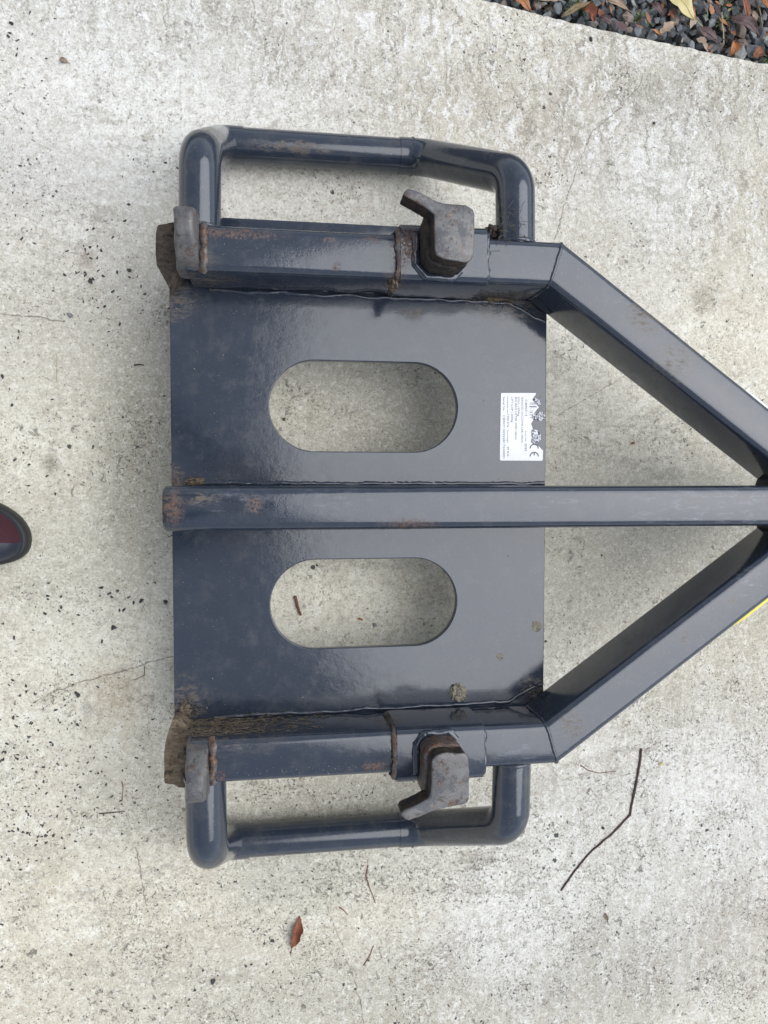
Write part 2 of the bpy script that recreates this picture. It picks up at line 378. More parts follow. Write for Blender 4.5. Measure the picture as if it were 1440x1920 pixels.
    for (x, y, rr_) in ((1165, 155, .030), (35, 1118, .016), (290, 580, .025), (265, 830, .045), (520, 1450, .05), (640, 1625, .045), (1010, 1700, .025), (1090, 1740, .05), (800, 1810, .05),
                        (1190, 1850, .03), (110, 1305, .022), (560, 745, .025), (910, 1620, .05), (1370, 1290, .03), (1200, 1340, .03), (1340, 1840, .04), (960, 1860, .04)):
        dens = m.math('MAXIMUM', dens, m.math('MULTIPLY', m.math('MULTIPLY', m.spot(G(x, y), rr_*1.1, .9, wp), m.ramp(mot, .40, .56, .35, 1)), 1.65))
    spt = m.math('MULTIPLY', dens, -.085)
    crumbs = m.ramp(m.math('SUBTRACT', sp, spt), .635, .665)
    c = m.mix(m.math('MULTIPLY', crumbs, .75), c, (.14, .125, .10))
    # dark pits, clustered
    zl = m.ramp(m.vmath('DOT_PRODUCT', wp, (-.75, -.66, 0)), -.18, .40)       # more towards the lower left
    cl_ = m.math('MAXIMUM', m.ramp(m.noise(6.5, 4, .6), .50, .66), m.math('MULTIPLY', zl, .6))
    pv = m.vmath('ADD', m.pos, m.vmath('SCALE', m.vmath('SUBTRACT', m.noise(300, 2, color=True), (.5, .5, .5)), .006))
    sz = m.vor(95, pv, out='Color'); szf = m.math('POWER', m.vmath('DOT_PRODUCT', sz, (.6, .4, 0)), 3)
    pit = m.math('LESS_THAN', m.vor(95, pv), m.math('MULTIPLY', m.math('MULTIPLY', szf, .55), cl_))
    pit2 = m.math('LESS_THAN', m.vor(230, pv), m.math('MULTIPLY', m.math('MULTIPLY', m.math('POWER', m.vmath('DOT_PRODUCT', m.vor(230, pv, out='Color'), (.3, .7, 0)), 3), .42), m.math('ADD', cl_, .25)))
    pits = m.math('MAXIMUM', pit, pit2)
    blot = m.ramp(m.noise(95, 5, .75, dist=.8), .575, .60)
    low = m.math('MAXIMUM', m.ramp(m.vmath('DOT_PRODUCT', wp, (.25, -1, 0)), .34, .54), m.math('MULTIPLY', m.ramp(m.noise(7, 3), .50, .58), .85))
    blot = m.math('MULTIPLY', blot, m.math('MAXIMUM', m.math('MULTIPLY', low, m.ramp(m.noise(14, 4, .6), .46, .56)), m.math('MULTIPLY', dens, .8), clamp=True))
    c = m.mix(m.math('MULTIPLY', blot, .8), c, (.12, .11, .09))
    c = m.mix(m.math('MULTIPLY', pits, .9), c, (.035, .035, .035))
    # cracks
    crk = None
    for pl, wd in (([(1210, 130), (1196, 165), (1160, 205), (1108, 248), (1088, 300), (1060, 380), (1040, 450)], .0011),
                   ([(-60, 585), (30, 591), (122, 603)], .0016), ([(60, 1318), (110, 1292), (165, 1275), (215, 1262), (290, 1240), (345, 1224)], .0015),
                   ([(610, 1690), (640, 1770), (668, 1850), (700, 1990)], .0009), ([(255, 1590), (275, 1700)], .0012), ([(1045, 780), (1180, 700), (1220, 660)], .0008)):
        for a, b in zip(pl[:-1], pl[1:]):
            f = m.seg(G(*a), G(*b), wd, flat); crk = f if crk is None else m.math('MAXIMUM', crk, f)
    crk = m.math('MULTIPLY', crk, m.ramp(m.noise(120, 3), .36, .52, .25, 1))
    c = m.mix(m.math('MULTIPLY', crk, .75), c, (.15, .125, .095))
    h = m.math('ADD', m.math('MULTIPLY', g1, .8), m.math('MULTIPLY', g3, 1.2))
    h = m.math('ADD', h, m.math('MULTIPLY', m.math('MULTIPLY', zone_t, st), -2.6))
    h = m.math('ADD', h, m.math('MULTIPLY', m.math('MULTIPLY', zone_r, st2), -1.6))
    nb = m.bump(h, .0022, .7)
    return m.done(c, .88, nb, spec=.25)
M['concrete'] = concrete()
M['sideconc'] = plain('rough_concrete_edge', (.36, .34, .30), .9, .3, 160, .001)
m = NT('gravelly_soil')
cc = m.vmath('DOT_PRODUCT', m.vor(75, out='Color'), (.4, .4, .2)); dd = m.vor(75, feat='DISTANCE_TO_EDGE')
M['soil'] = m.done(m.mix(m.ramp(dd, .0, .12), (.02, .018, .015), m.mix(cc, (.07, .075, .08), (.22, .225, .22))), .9, m.bump(m.ramp(dd, 0, .3), .006, .8))
M['stones'] = []
for i, b in enumerate(((.13, .143, .15), (.18, .19, .195), (.09, .10, .105), (.25, .25, .24), (.21, .165, .135))):
    m = NT('gravel_stone_%s' % 'abcde'[i])
    c = m.mix(m.ramp(m.noise(130, 5, .7), .35, .65), tuple(x*.7 for x in b), tuple(x*1.35 for x in b))
    c = m.mix(m.ramp(m.noise(600, 3), .6, .72, 0, .5), c, (.30, .31, .30))
    M['stones'].append(m.done(c, .75, m.bump(m.noise(500, 4), .0006, .7)))
M['grit'] = plain('dark_grit', (.045, .047, .045), .8, .4, 300, .0004)
M['twig'] = plain('dark_twig', (.075, .045, .035), .8, .4, 300, .0004)
M['twig_red'] = plain('reddish_twig', (.15, .065, .04), .8, .3, 300, .0004)
M['straw'] = plain('pale_straw', (.42, .36, .24), .8, .2, 300, .0002)
M['grass'] = plain('grass_blade', (.10, .16, .035), .6, .4, 200, .0002)
M['drygrass'] = plain('dry_blade', (.20, .15, .08), .7, .3, 200, .0002)

# ------------------------------------------------------------------ ground: slab, gravel bed
edge_px = [(500, -150), (700, -60), (880, -8), (950, 9), (1050, 35), (1160, 61), (1280, 86), (1380, 107), (1440, 118), (1520, 136), (1750, 200)]
edge = [P(x, y, 0) for x, y in edge_px]
e0 = edge[0]; e1 = edge[-1]
dL = (edge[0] - edge[1]).normalized(); dR = (edge[-1] - edge[-2]).normalized()
line = [e0 + dL*12] + [e0 + dL*3] + edge + [e1 + dR*3, e1 + dR*12]
dense = []
for a, b in zip(line[:-1], line[1:]):
    k = max(1, min(60, int((b-a).length/.006))) if (b-a).length < 1 else 1
    for i in range(k):
        p = a.lerp(b, i/k); j = noise.noise(p*60)*.0022 + noise.noise(p*170)*.0012 if (b-a).length < 1 else 0
        dense.append(Vector((p.x, p.y + j, 0)))
dense.append(line[-1])
bm = bmesh.new()
F_ = -14.0
top = [bm.verts.new((p.x, p.y-.0035, 0)) for p in dense]; rim = [bm.verts.new((p.x, p.y-.0008, -.0012)) for p in dense]
mid = [bm.verts.new((p.x, p.y+.0005, -.005)) for p in dense]
low = [bm.verts.new((p.x, p.y, -.10)) for p in dense]
bot = [bm.verts.new((p.x, F_, 0)) for p in dense]
for i in range(len(dense)-1):
    bm.faces.new((top[i], bot[i], bot[i+1], top[i+1])); bm.faces.new((rim[i], top[i], top[i+1], rim[i+1]))
    bm.faces.new((mid[i], rim[i], rim[i+1], mid[i+1])); bm.faces.new((low[i], mid[i], mid[i+1], low[i+1]))
slab = from_bm('concrete_path', bm, M['concrete'], None, 60); tag(slab, kind='structure')
for p in slab.data.polygons: pass
gb = mesh('gravel_bed', [(-40, -40, -.045), (40, -40, -.045), (40, 40, -.045), (-40, 40, -.045)], [(0, 1, 2, 3)], M['soil']); tag(gb, kind='structure')

def edge_y(x):
    for a, b in zip(dense[:-1], dense[1:]):
        if a.x <= x <= b.x: return a.y + (b.y-a.y)*(x-a.x)/max(1e-9, b.x-a.x)
    return 9
def hull_stone(name, r, sq=(1, .8, .6), n=13, seed=0):
    q = random.Random(seed); bm = bmesh.new()
    for i in range(n):
        v = Vector((q.gauss(0, 1), q.gauss(0, 1), q.gauss(0, 1))).normalized() * r * q.uniform(.82, 1.1)
        bm.verts.new((v.x*sq[0], v.y*sq[1], v.z*sq[2]))
    res = bmesh.ops.convex_hull(bm, input=bm.verts[:])
    bmesh.ops.delete(bm, geom=[g for g in set(res['geom_interior'] + res['geom_unused']) if isinstance(g, bmesh.types.BMVert)], context='VERTS')
    bmesh.ops.recalc_face_normals(bm, faces=bm.faces[:])
    me = bpy.data.meshes.new(name); bm.to_mesh(me); bm.free(); return me
protos = []
for i in range(20):
    me = hull_stone('stone', 1, (1, rnd.uniform(.65, .95), rnd.uniform(.5, .75)), 14, i)
    me.materials.append(M['stones'][(0, 1, 2, 0, 2, 1, 0, 3, 2, 4)[i % 10]]); protos.append(me)
cnt = 0; tries = 0; placed = []
while cnt < 290 and tries < 20000:
    tries += 1
    x = rnd.uniform(.28, .98); ey = edge_y(x); y = ey + rnd.uniform(.004, .34)
    lvl = rnd.random(); r = rnd.choice((.0085, .010, .0115, .013, .016)) * rnd.uniform(.85, 1.15)
    q = CROT.transposed() @ (Vector((x, y, -.02)) - CAM); u = 720 + FPX*q.x/-q.z; v = 960 - FPX*q.y/-q.z
    if u > 1475 or v < -40: continue
    if y < ey + r*.85: continue
    if any((x-a)**2 + (y-b)**2 < ((r+c_)*.62)**2 for a, b, c_ in placed): continue
    placed.append((x, y, r))
    o = bpy.data.objects.new('stone', protos[rnd.randrange(20)]); col.objects.link(o); o.parent = gb
    o.location = (x, y, -.016 + rnd.uniform(-.006, .006)); o.scale = (r, r, r); o.rotation_euler = (rnd.uniform(-.5, .5), rnd.uniform(-.5, .5), rnd.uniform(0, 6.3))
    cnt += 1
# bed filling: smaller stones beneath and the rest of the bed outside the frame, joined
V = []; F = []; MI = []
def add_proto(me, loc, r, mi):
    rot = Matrix.Rotation(rnd.uniform(0, 6.3), 3, 'Z') @ Matrix.Rotation(rnd.uniform(-.6, .6), 3, 'X'); b0 = len(V)
    for v in me.vertices: V.append(rot @ v.co * r + loc)
    for p in me.polygons: F.append(tuple(b0+i for i in p.vertices)); MI.append(mi)
for i in range(4200):
    x = rnd.uniform(-1.2, 2.2); near = .2 < x < 1.1 and i % 2
    ey = edge_y(x); ey = ey if ey < 5 else .9
    r = rnd.uniform(.005, .012); y = ey + r + rnd.uniform(0, .30 if near else 1.0)
    if i % 2: x = rnd.uniform(.25, 1.1); y = edge_y(x) + r + rnd.uniform(0, .35)
    inv = .2 < x < 1.1 and y < edge_y(x) + .35
    add_proto(protos[rnd.randrange(20)], Vector((x, y, rnd.uniform(-.040, -.026) if inv else rnd.uniform(-.032, -.012))), r, rnd.choice((0, 1, 2, 0, 2, 4)))
me = bpy.data.meshes.new('small_gravel'); me.from_pydata([tuple(v) for v in V], [], F)
for mm in M['stones']: me.materials.append(mm)
me.polygons.foreach_set('material_index', MI); me.update()
fo = bpy.data.objects.new('small_gravel', me); col.objects.link(fo); fo.parent = gb; tag(fo, kind='stuff')

# ------------------------------------------------------------------ leaves
def leaf_mat(name, a, b, rough=.55):
    m = NT(name); c = m.mix(m.ramp(m.noise(60, 5, .65), .35, .65), a, b)
    c = m.mix(m.ramp(m.noise(500, 3), .60, .70, 0, .6), c, tuple(x*.45 for x in a))
    return m.done(c, rough, m.bump(m.noise(220, 4), .0008, .6))
M['lf_y'] = leaf_mat('yellow_leaf', (.50, .42, .17), (.58, .50, .25))
M['lf_b'] = leaf_mat('red_brown_leaf', (.17, .055, .03), (.30, .11, .05))
M['lf_o'] = leaf_mat('orange_brown_leaf', (.28, .10, .035), (.42, .18, .07))
M['lf_t'] = leaf_mat('tan_leaf', (.26, .18, .12), (.42, .31, .22))
M['lf_d'] = leaf_mat('dark_purple_leaf', (.07, .04, .04), (.14, .085, .08))
def leaf(px0, px1, width, z, mat, label, lift=.004, curl=.25, cat='leaf', group='fallen leaves', stem=.15, wav=.1, zb=0):
    A = P(*px0, z); B = P(*px1, z); Ld = (B-A).length; d = (B-A)/Ld; n = Vector((-d.y, d.x, 0)); c = (A+B)/2
    nu, nv = 14, 6; Vv = []; Fv = []; s = rnd.random()*30
    for i in range(nu+1):
        t = i/nu; wdt = width*.5*(math.sin(math.pi*t**.85)**.8 if 0 < t < 1 else 0.02) * (1 + wav*noise.noise(Vector((t*7, s, 0))))
        for j in range(-nv//2, nv//2+1):
            f = j/(nv/2); zz = lift*math.sin(t*3.1)*.8 + curl*wdt*f*f + abs(f)*-.0004 + noise.noise(Vector((t*4, f*2, s)))*lift*.5
            p = A + d*(t*Ld) + n*(f*wdt*(1-.15*curl) + noise.noise(Vector((t*2.2, 0, s)))*Ld*.05); Vv.append(Vector((p.x, p.y, p.z + .0012 + zz + zb*t)) - c)
    k = nv+1
    for i in range(nu):
        for j in range(nv): Fv.append((i*k+j, i*k+j+1, (i+1)*k+j+1, (i+1)*k+j))
    bm = bmesh.new(); vs = [bm.verts.new(v) for v in Vv]
    for f in Fv: bm.faces.new([vs[i] for i in f])
    ext = bmesh.ops.extrude_face_region(bm, geom=bm.faces[:])
    for g in ext['geom']:
        if isinstance(g, bmesh.types.BMVert): g.co.z -= .0004
    bmesh.ops.recalc_face_normals(bm, faces=bm.faces[:])
    pth = [Vv[i*k + nv//2] + Vector((0, 0, .0002)) for i in range(nu+1)] + [B - c + d*Ld*stem + Vector((0, 0, zb+.0014))]
    bmm = bm; sweep_bm(bmm, pth, lambda t: .0007*(1-t*.3) if width > .01 else .0004, 5)
    o = from_bm('leaf', bm, mat, None, 60); o.location = c; tag(o, label, cat, group); return o
gz = -.006
leaf((1247, -22), (1303, 36), .030, gz+.004, M['lf_y'], 'big pale yellow leaf lying on the gravel', lift=.006, curl=.12, stem=.25)
leaf((1300, 42), (1288, 6), .012, gz, M['lf_o'], 'orange brown leaf half hidden behind the big yellow leaf')
leaf((962, -10), (996, 20), .017, gz, M['lf_o'], 'orange brown leaf at the concrete edge, leftmost of the leaves on the gravel')
leaf((996, -6), (1046, 2), .016, gz, M['lf_t'], 'pale pinkish leaf on the gravel next to the leftmost orange leaf', curl=.5)
leaf((1052, 34), (1108, 4), .010, gz+.004, M['drygrass'], 'long olive brown blade leaf leaning over grass beside the concrete edge', curl=.3)
leaf((1090, 14), (1113, 44), .022, gz, M['lf_b'], 'crumpled dark red leaf against the concrete edge below the grass blade', curl=.9, lift=.008, wav=.6)
leaf((1136, 0), (1180, 21), .011, gz+.003, M['lf_t'], 'narrow tan pointed leaf lying on gravel left of the yellow leaf', curl=.4)
leaf((1122, 34), (1147, 48), .014, gz, M['lf_d'], 'small dark maroon leaf scrap touching the concrete edge', curl=.6)
leaf((1236, 62), (1264, 44), .014, gz, M['lf_t'], 'torn pale tan leaf scrap on the gravel below the yellow leaf', curl=.5, wav=.9)
leaf((1308, 52), (1346, 84), .016, gz, M['lf_d'], 'dusky purple brown leaf on gravel near the concrete edge', curl=.4, wav=.3)
leaf((1390, -12), (1404, 44), .013, gz+.006, M['lf_b'], 'long red brown leaf standing in the litter at the top right', curl=.35)
leaf((1368, 32), (1424, 70), .020, gz+.006, M['lf_d'], 'long dark leaf with red brown tip across the litter', curl=.4, lift=.01)
leaf((1368, 106), (1378, 78), .017, gz, M['lf_o'], 'bright orange curled leaf at the concrete edge', curl=.9, wav=.5)
leaf((1412, 108), (1428, 92), .018, gz, M['lf_b'], 'small red brown leaf at the slab corner by the right edge', curl=.6, wav=.4)
leaf((1420, -4), (1448, 26), .014, gz+.005, M['lf_o'], 'orange brown leaf in the litter at the upper right corner', curl=.6, wav=.5)
leaf((1436, 60), (1452, 100), .016, gz+.004, M['lf_o'], 'orange leaf cut by the right edge beside the slab', curl=.6, wav=.5)
leaf((1408, 22), (1416, 46), .010, gz+.002, M['lf_t'], 'small tan leaf between the standing leaf and the corner leaf', curl=.5)
leaf((1221, 6), (1240, 30), .012, gz, M['lf_d'], 'dark brown leaf scrap on gravel left of the yellow leaf', curl=.5)
leaf((562, 1717), (548, 1778), .017, 0, M['lf_b'], 'curled red brown leaf lying alone on the concrete below the lower hoop', lift=.004, curl=.9, stem=.22, wav=.35)
leaf((1134, 1711), (1139, 1726), .005, 0, M['drygrass'], 'tiny olive brown leaf on the concrete right of the long twig foot', lift=.002, curl=.5, stem=.5)
leaf((1234, 1433), (1243, 1431), .005, 0, M['lf_y'], 'tiny yellow leaf scrap on the concrete right of the long twig', lift=.001, curl=.5, stem=.1)
leaf((112, 112), (128, 118), .007, 0, M['lf_t'], 'small beige curled leaf scrap on the concrete at the upper left', lift=.002, curl=.9, stem=.3)
sb = bmesh.new()
for i in range(170):
    x = rnd.uniform(.28, .98) if i % 3 else rnd.uniform(.66, .9); y = edge_y(x) + rnd.uniform(.003, .20); l = rnd.uniform(.004, .013); a = rnd.uniform(0, 6.3); tz = rnd.uniform(-.5, .5)
    d = Vector((math.cos(a), math.sin(a), tz*.6))*l; n = Vector((-math.sin(a), math.cos(a), rnd.uniform(-.5, .5)))*l*rnd.uniform(.25, .5); c0 = Vector((x, max(y, edge_y(x)+l), rnd.uniform(-.012, -.002)))
    vs = [sb.verts.new(c0+p) for p in (-d, -d*.3-n, d*.4-n*.9, d, d*.3+n, -d*.4+n*.9)]; f = sb.faces.new(vs); f.material_index = rnd.randrange(4)
ls = from_bm('leaf_scraps', sb, None, None, None)
for k in ('lf_b', 'lf_o', 'lf_t', 'lf_d'): ls.data.materials.append(M[k])
tag(ls, 'crumbled brown leaf scraps mixed into the gravel', 'leaf litter', None, 'stuff')
# grass
bm = bmesh.new()
for cx, cy, n_ in ((1075, 22, 12), (1200, 42, 10), (1085, 8, 10), (1365, 43, 8), (1335, 50, 7), (1432, 116, 12), (1355, 20, 6)):
    for i in range(n_):
        b = P(cx+rnd.uniform(-12, 12), cy+rnd.uniform(-8, 5), -.02); a = rnd.uniform(0, 6.3); l = rnd.uniform(.006, .022)
        if b.y < edge_y(b.x)+.003: b.y = edge_y(b.x)+.004
        d = Vector((math.cos(a), math.sin(a), 0)); s = Vector((-d.y, d.x, 0))*.0011
        pts = [b, b+d*l*.35+Vector((0, 0, .012)), b+d*l+Vector((0, 0, .018))]
        v = [bm.verts.new(p) for p in (pts[0]-s, pts[0]+s, pts[1]+s, pts[1]-s, pts[2])]
        bm.faces.new(v[:4]); bm.faces.new((v[3], v[2], v[4]))
g = from_bm('grass_tufts', bm, M['grass'], None, None); tag(g, 'short green grass shoots growing up through the gravel', 'grass', None, 'stuff')

# ------------------------------------------------------------------ twigs, grit and pebbles on the concrete
def twig(pts, r, mat, label, z=0, name='twig', cat='twig', wob=.0012, group='small twigs lying about', hz=0):
    pp = [P(x, y, z) + Vector((0, 0, r*.7 + hz)) for x, y in pts]; c = pp[0].copy(); c.z = z
    path = []
    for a, b in zip(pp[:-1], pp[1:]):
        for i in range(6): path.append(a.lerp(b, i/6))
    path.append(pp[-1]); s = rnd.random()*40
    path = [p + Vector((noise.noise(p*70+Vector((s, 0, 0))), noise.noise(p*70+Vector((0, s, 0))), 0))*wob - c for p in path]
    bm = bmesh.new(); sweep_bm(bm, path, lambda t: r*(1-.35*t), 7, rn=.5, sd=s)
    o = from_bm(name, bm, mat, None, 60); o.location = c; tag(o, label, cat, group); return o
twig([(1202, 1403), (1196, 1450), (1186, 1497), (1181, 1527), (1150, 1560), (1112, 1592), (1086, 1620), (1065, 1650), (1052, 1669)], .0019, M['twig'], 'long thin bent brown twig on the concrete at the lower right')
twig([(1088, 1434), (1104, 1445), (1122, 1449), (1156, 1446)], .0007, M['twig_red'], 'short fine curved twig left of the long bent twig')
twig([(690, 1622), (686, 1642), (694, 1666), (704, 1693)], .0009, M['twig_red'], 'short reddish curved twig below the lower hoop')
twig([(187, 1525), (212, 1524), (234, 1520)], .0009, M['twig'], 'short dark straight twig on the concrete left of the lower hoop')
twig([(553, 1117), (557, 1135), (565, 1153)], .0026, M['twig_red'], 'brown bark splinter seen through the lower oblong hole', cat='bark')
twig([(229, 1464), (231, 1480), (229, 1500)], .0007, M['twig_red'], 'tiny reddish twig on the concrete left of the lower hook')
twig([(106, 665), (107, 690), (106, 718), (78, 706)], .0005, M['straw'], 'pale bent straw on the concrete at the left', cat='straw')
twig([(682, 1810), (695, 1788), (700, 1772)], .0008, M['twig_red'], 'small forked brown twig near the lone leaf, lower branch')
twig([(270, 1249), (271, 1266), (251, 1274)], .0006, M['twig'], 'hooked hair-thin twig on the concrete left of the plate')
twig([(636, 1700), (644, 1706), (652, 1715)], .0008, M['twig_red'], 'tiny brown twig above the lone brown leaf')
twig([(1352, 24), (1354, 50), (1357, 84)], .0013, M['straw'], 'pale dry stalk standing in the gravel right of the yellow leaf', z=-.004)
twig([(1417, -5), (1424, 20), (1430, 56)], .0012, M['drygrass'], 'thin brown stalk across the leaf litter at the top right', z=-.002)
twig([(1358, 66), (1374, 76), (1394, 80)], .0010, M['twig'], 'curved grey stem on the gravel above the orange leaf', z=-.004)
twig([(252, 684), (262, 683), (270, 684)], .0013, M['twig'], 'short stubby dark twig bit on the concrete left of the plate')

def chip(px, py, rpx, label, mat, cat='stone chip', name='stone_chip', sq=(1, .75, .55), z=0, group='loose chips on the concrete'):
    r = rpx/1235; me = hull_stone(name, r, sq, 12, int(px*7+py)); me.materials.append(mat)
    o = bpy.data.objects.new(name, me); col.objects.link(o); p = P(px, py, z); o.location = (p.x, p.y, z + r*sq[2]*.35)
    o.rotation_euler = (0, 0, rnd.uniform(0, 6)); tag(o, label, cat, group); return o
chip(214, 1178, 8, 'large dark round stone chip on the concrete left of the plate', M['grit'])
chip(145, 1302, 7, 'dark oval stone chip beside the crack on the left concrete', M['grit'])
chip(130, 591, 7, 'round bluish grey pebble at the end of the left crack', M['stones'][1], 'pebble', 'pebble')
chip(242, 507, 6, 'greenish black stone chip left of the upper end plate', M['grit'])
chip(170, 527, 6, 'black stone chip amid the cluster left of the upper rail', M['grit'])
chip(1107, 74, 6, 'dark angular stone chip on the slab near the gravel edge', M['grit'])
chip(22, 43, 6, 'blackish stone chip at the top left corner of the slab', M['grit'])
chip(265, 1126, 6, 'square black stone chip nearest the plate left edge', M['grit'])
chip(310, 1128, 6, 'black stone chip touching the plate left edge, above the crack', M['grit'])
chip(1226, 231, 4, 'lone black dot-like stone chip on pale concrete right of the crack', M['grit'])
chip(675, 1162, 7, 'orange brown bark chip seen through the lower oblong hole', M['lf_o'], 'bark', 'bark_chip')
chip(702, 1172, 6, 'greenish grey chip beside the orange chip in the lower oblong hole', M['stones'][3])
chip(510, 1763, 6, 'dark stone chip left of the lone brown leaf', M['grit'])
chip(400, 1840, 8, 'dark wet stone flake on the concrete at the bottom, below the hoop', M['grit'], sq=(.7, 1, .4))
chip(1130, 1552, 5, 'dark stone chip left of the long bent twig', M['grit'])
chip(1187, 830, 5, 'reddish chip at the foot of the gap above the middle beam', M['lf_b'], 'bark', 'bark_chip')
V = []; F = []
gp = [hull_stone('g', 1, (1, .62, .4), 9, 100+i) for i in range(10)]
def grit(px, py, r, nb=None):
    me = gp[rnd.randrange(10)]; loc = P(px, py, 0); loc.z = r*.12; a = rnd.uniform(0, 6.3); ca, sa = math.cos(a), math.sin(a); b0 = len(V)
    for v in me.vertices:
        q = v.co*r; V.append((loc.x+q.x*ca-q.y*sa, loc.y+q.x*sa+q.y*ca, loc.z+q.z))
    for p in me.polygons: F.append(tuple(b0+i for i in p.vertices))
for cx, cy, sx, sy, n_, rr in ((175, 520, 55, 50, 70, 1.0), (140, 1128, 55, 22, 30, 1.1), (60, 1365, 60, 70, 110, 1.0), (110, 1450, 110, 50, 90, .9), (40, 120, 50, 60, 32, 1.1), (20, 700, 30, 60, 18, 1.1),
        (80, 860, 60, 60, 26, .9), (60, 330, 50, 90, 34, .8), (170, 1480, 140, 70, 90, .8), (60, 1560, 60, 60, 50, .9), (200, 1560, 100, 60, 40, .7), (290, 310, 40, 12, 12, .9), (1000, 90, 60, 60, 26, .7),
        (1370, 160, 60, 35, 50, .7), (1070, 480, 60, 22, 18, .7), (1380, 760, 60, 80, 26, .8), (560, 1490, 100, 20, 60, .7), (560, 1640, 120, 60, 70, .7), (240, 600, 70, 40, 40, .8), (280, 840, 40, 60, 40, .7),
        (850, 1640, 150, 50, 70, .65), (1250, 1450, 80, 80, 26, .7), (1050, 1800, 200, 90, 130, .75), (690, 1830, 120, 60, 60, .8), (900, 1500, 40, 80, 40, .6), (150, 50, 400, 60, 50, .6)):
    for i in range(n_): grit(rnd.gauss(cx, sx), rnd.gauss(cy, sy), rr*rnd.choice((.001, .0012, .0016, .0021, .0028, .0036)))
for i in range(900): grit(rnd.uniform(-60, 1500), rnd.uniform(60 if True else 0, 1960), rnd.choice((.0005, .0006, .0008, .001, .0014)))
bad = []
me = bpy.data.meshes.new('loose_grit'); me.from_pydata(V, [], F); me.materials.append(M['grit']); me.update()
go = bpy.data.objects.new('loose_grit', me); col.objects.link(go); tag(go, 'scattered black grit and crumbs lying over the concrete', 'grit', None, 'stuff')

# ------------------------------------------------------------------ the lifting frame
LF = empty('bag_lifter_frame', (.25, 0, 0))
tag(LF, 'dark blue grey steel bag lifter frame with plate, hooks and tube hoops on the concrete', 'lifting frame')
# plate with two oblong holes
cu = bpy.data.curves.new('plate', 'CURVE'); cu.dimensions = '2D'; cu.fill_mode = 'BOTH'; cu.extrude = .0045; cu.bevel_depth = .0012; cu.bevel_resolution = 2
def spl(pts):
    s = cu.splines.new('POLY'); s.points.add(len(pts)-1); s.use_cyclic_u = True
    for q, p in zip(s.points, pts): q.co = (p[0], p[1], 0, 1)
spl([(.0012, -.331), (.506, -.331), (.506, .331), (.0012, .331)])
hx0, hx1, hy, hw = .1258, .3807, .1327, .0604
for s_ in (1, -1):
    pts = []; rr = hw + .001
    for cx, a0 in ((hx1-hw, -90), (hx0+hw, 90)):
        for i in range(33):
            a = math.radians(a0 + 180*i/32); pts.append((cx + rr*math.cos(a), s_*hy + rr*math.sin(a)))
    spl(pts)
tmp = bpy.data.objects.new('tmp', cu); col.objects.link(tmp); dg = bpy.context.evaluated_depsgraph_get()
me = bpy.data.meshes.new_from_object(tmp.evaluated_get(dg)); bpy.data.objects.remove(tmp)
me.transform(Matrix.Translation((0, 0, ZP-.0057))); me.materials.clear()
plate = link('plate', me, M['plate'], LF, 30)
for s_ in (1, -1):
    R_ = M['rail_u'] if s_ > 0 else M['rail_l']; D_ = M['diag_u'] if s_ > 0 else M['diag_l']
    th = math.radians(35.2); ta = math.tan(th/2)*s_
    yc = .309*s_; cx = (.5335-.8171*.309)/.5764
    lab = 'upper' if s_ > 0 else 'lower'
    box_tube('rail', (.031, yc), (cx, yc), .0555, ZP, ZP+.085, .0095, R_, LF, 0, ta, wob=.0002, nseg=12)
    dirv = Vector((math.cos(th), -math.sin(th)*s_)); E = Vector((cx, yc)) + dirv*.60
    box_tube('brace', (cx, yc), (E.x, E.y), .0555, ZP-.002, ZP+.0855, .0095, D_, LF, -ta, 0, wob=.0002, nseg=14)
    # mitre weld round the corner
    pr = rrect(.0555, ZP, ZP+.085, .0095, 3)
    pts = [(cx + u*ta, yc + u, z) for u, z in pr]; ring = [Vector(p) for p in pts[-3:]+pts[:12]]
    bead('weld_bead', ring, .0024, R_, LF, wob=.0010, seg=8, flat=.7)
    # weld along the rail's foot on the plate
    yi = (.2802)*s_
    bead('weld_bead', [(.05, yi, ZP+.0008), (.20, yi-.001*s_, ZP+.0008), (.38, yi-.002*s_, ZP+.0008), (.455, yi-.004*s_, ZP+.0008), (.505, .2515*s_, ZP+.001)], .0026, R_, LF, wob=.0030, seg=8)
    # sleeve saddle around the rail
    if s_ > 0: xa, xb = P(752, 470, zt+.008).x, P(914, 470, zt+.008).x
    else: xa, xb = P(745, 1400, zt+.008).x, P(908, 1400, zt+.008).x
    sl = box_tube('sleeve', (xa, yc+.0035*s_), (xb, yc+.0035*s_), .070, ZP+.004, ZP+.0925, .011, R_, LF, wob=.0004, nseg=6)
    pr = rrect(.0625, ZP+.006, ZP+.0885, .0105, 3); yy = yc+.003*s_
    for xe, mm, r_ in ((xa-.001, M['steel_rusty'], .0058), (xb+.001, R_, .0040)):
        ring = [Vector((xe, yy+u, z)) for u, z in (pr[-4:]+pr[:12] if s_ > 0 else pr[-4:]+pr[:12])]
        bead('weld_bead', ring, r_*.8, mm, LF, wob=.0022, seg=8, flat=.7, rn=.8)
# outer flange strip below the upper rail
fl = prism('flange', [(.062, .331), (.325, .331), (.325, .368), (.318, .3735), (.068, .3735), (.062, .368)], ZP-.008, ZP+.001, M['hoop'], LF, .0012)
# middle beam
box_tube('beam', (.0005, 0), (1.12, 0), .0540, ZP+.0005, ZP+.093, .0105, M['beam'], LF, 0, 0, round_a=.006, wob=.0002, nseg=24)
bead('weld_bead', [(.035, .0300, ZP+.0008), (.27, .0292, ZP+.0008), (.505, .0292, ZP+.0008)], .0030, M['plate'], LF, wob=.0016)
bead('weld_bead', [(.035, -.0295, ZP+.0008), (.505, -.0290, ZP+.0008)], .0026, M['plate'], LF, wob=.0010)
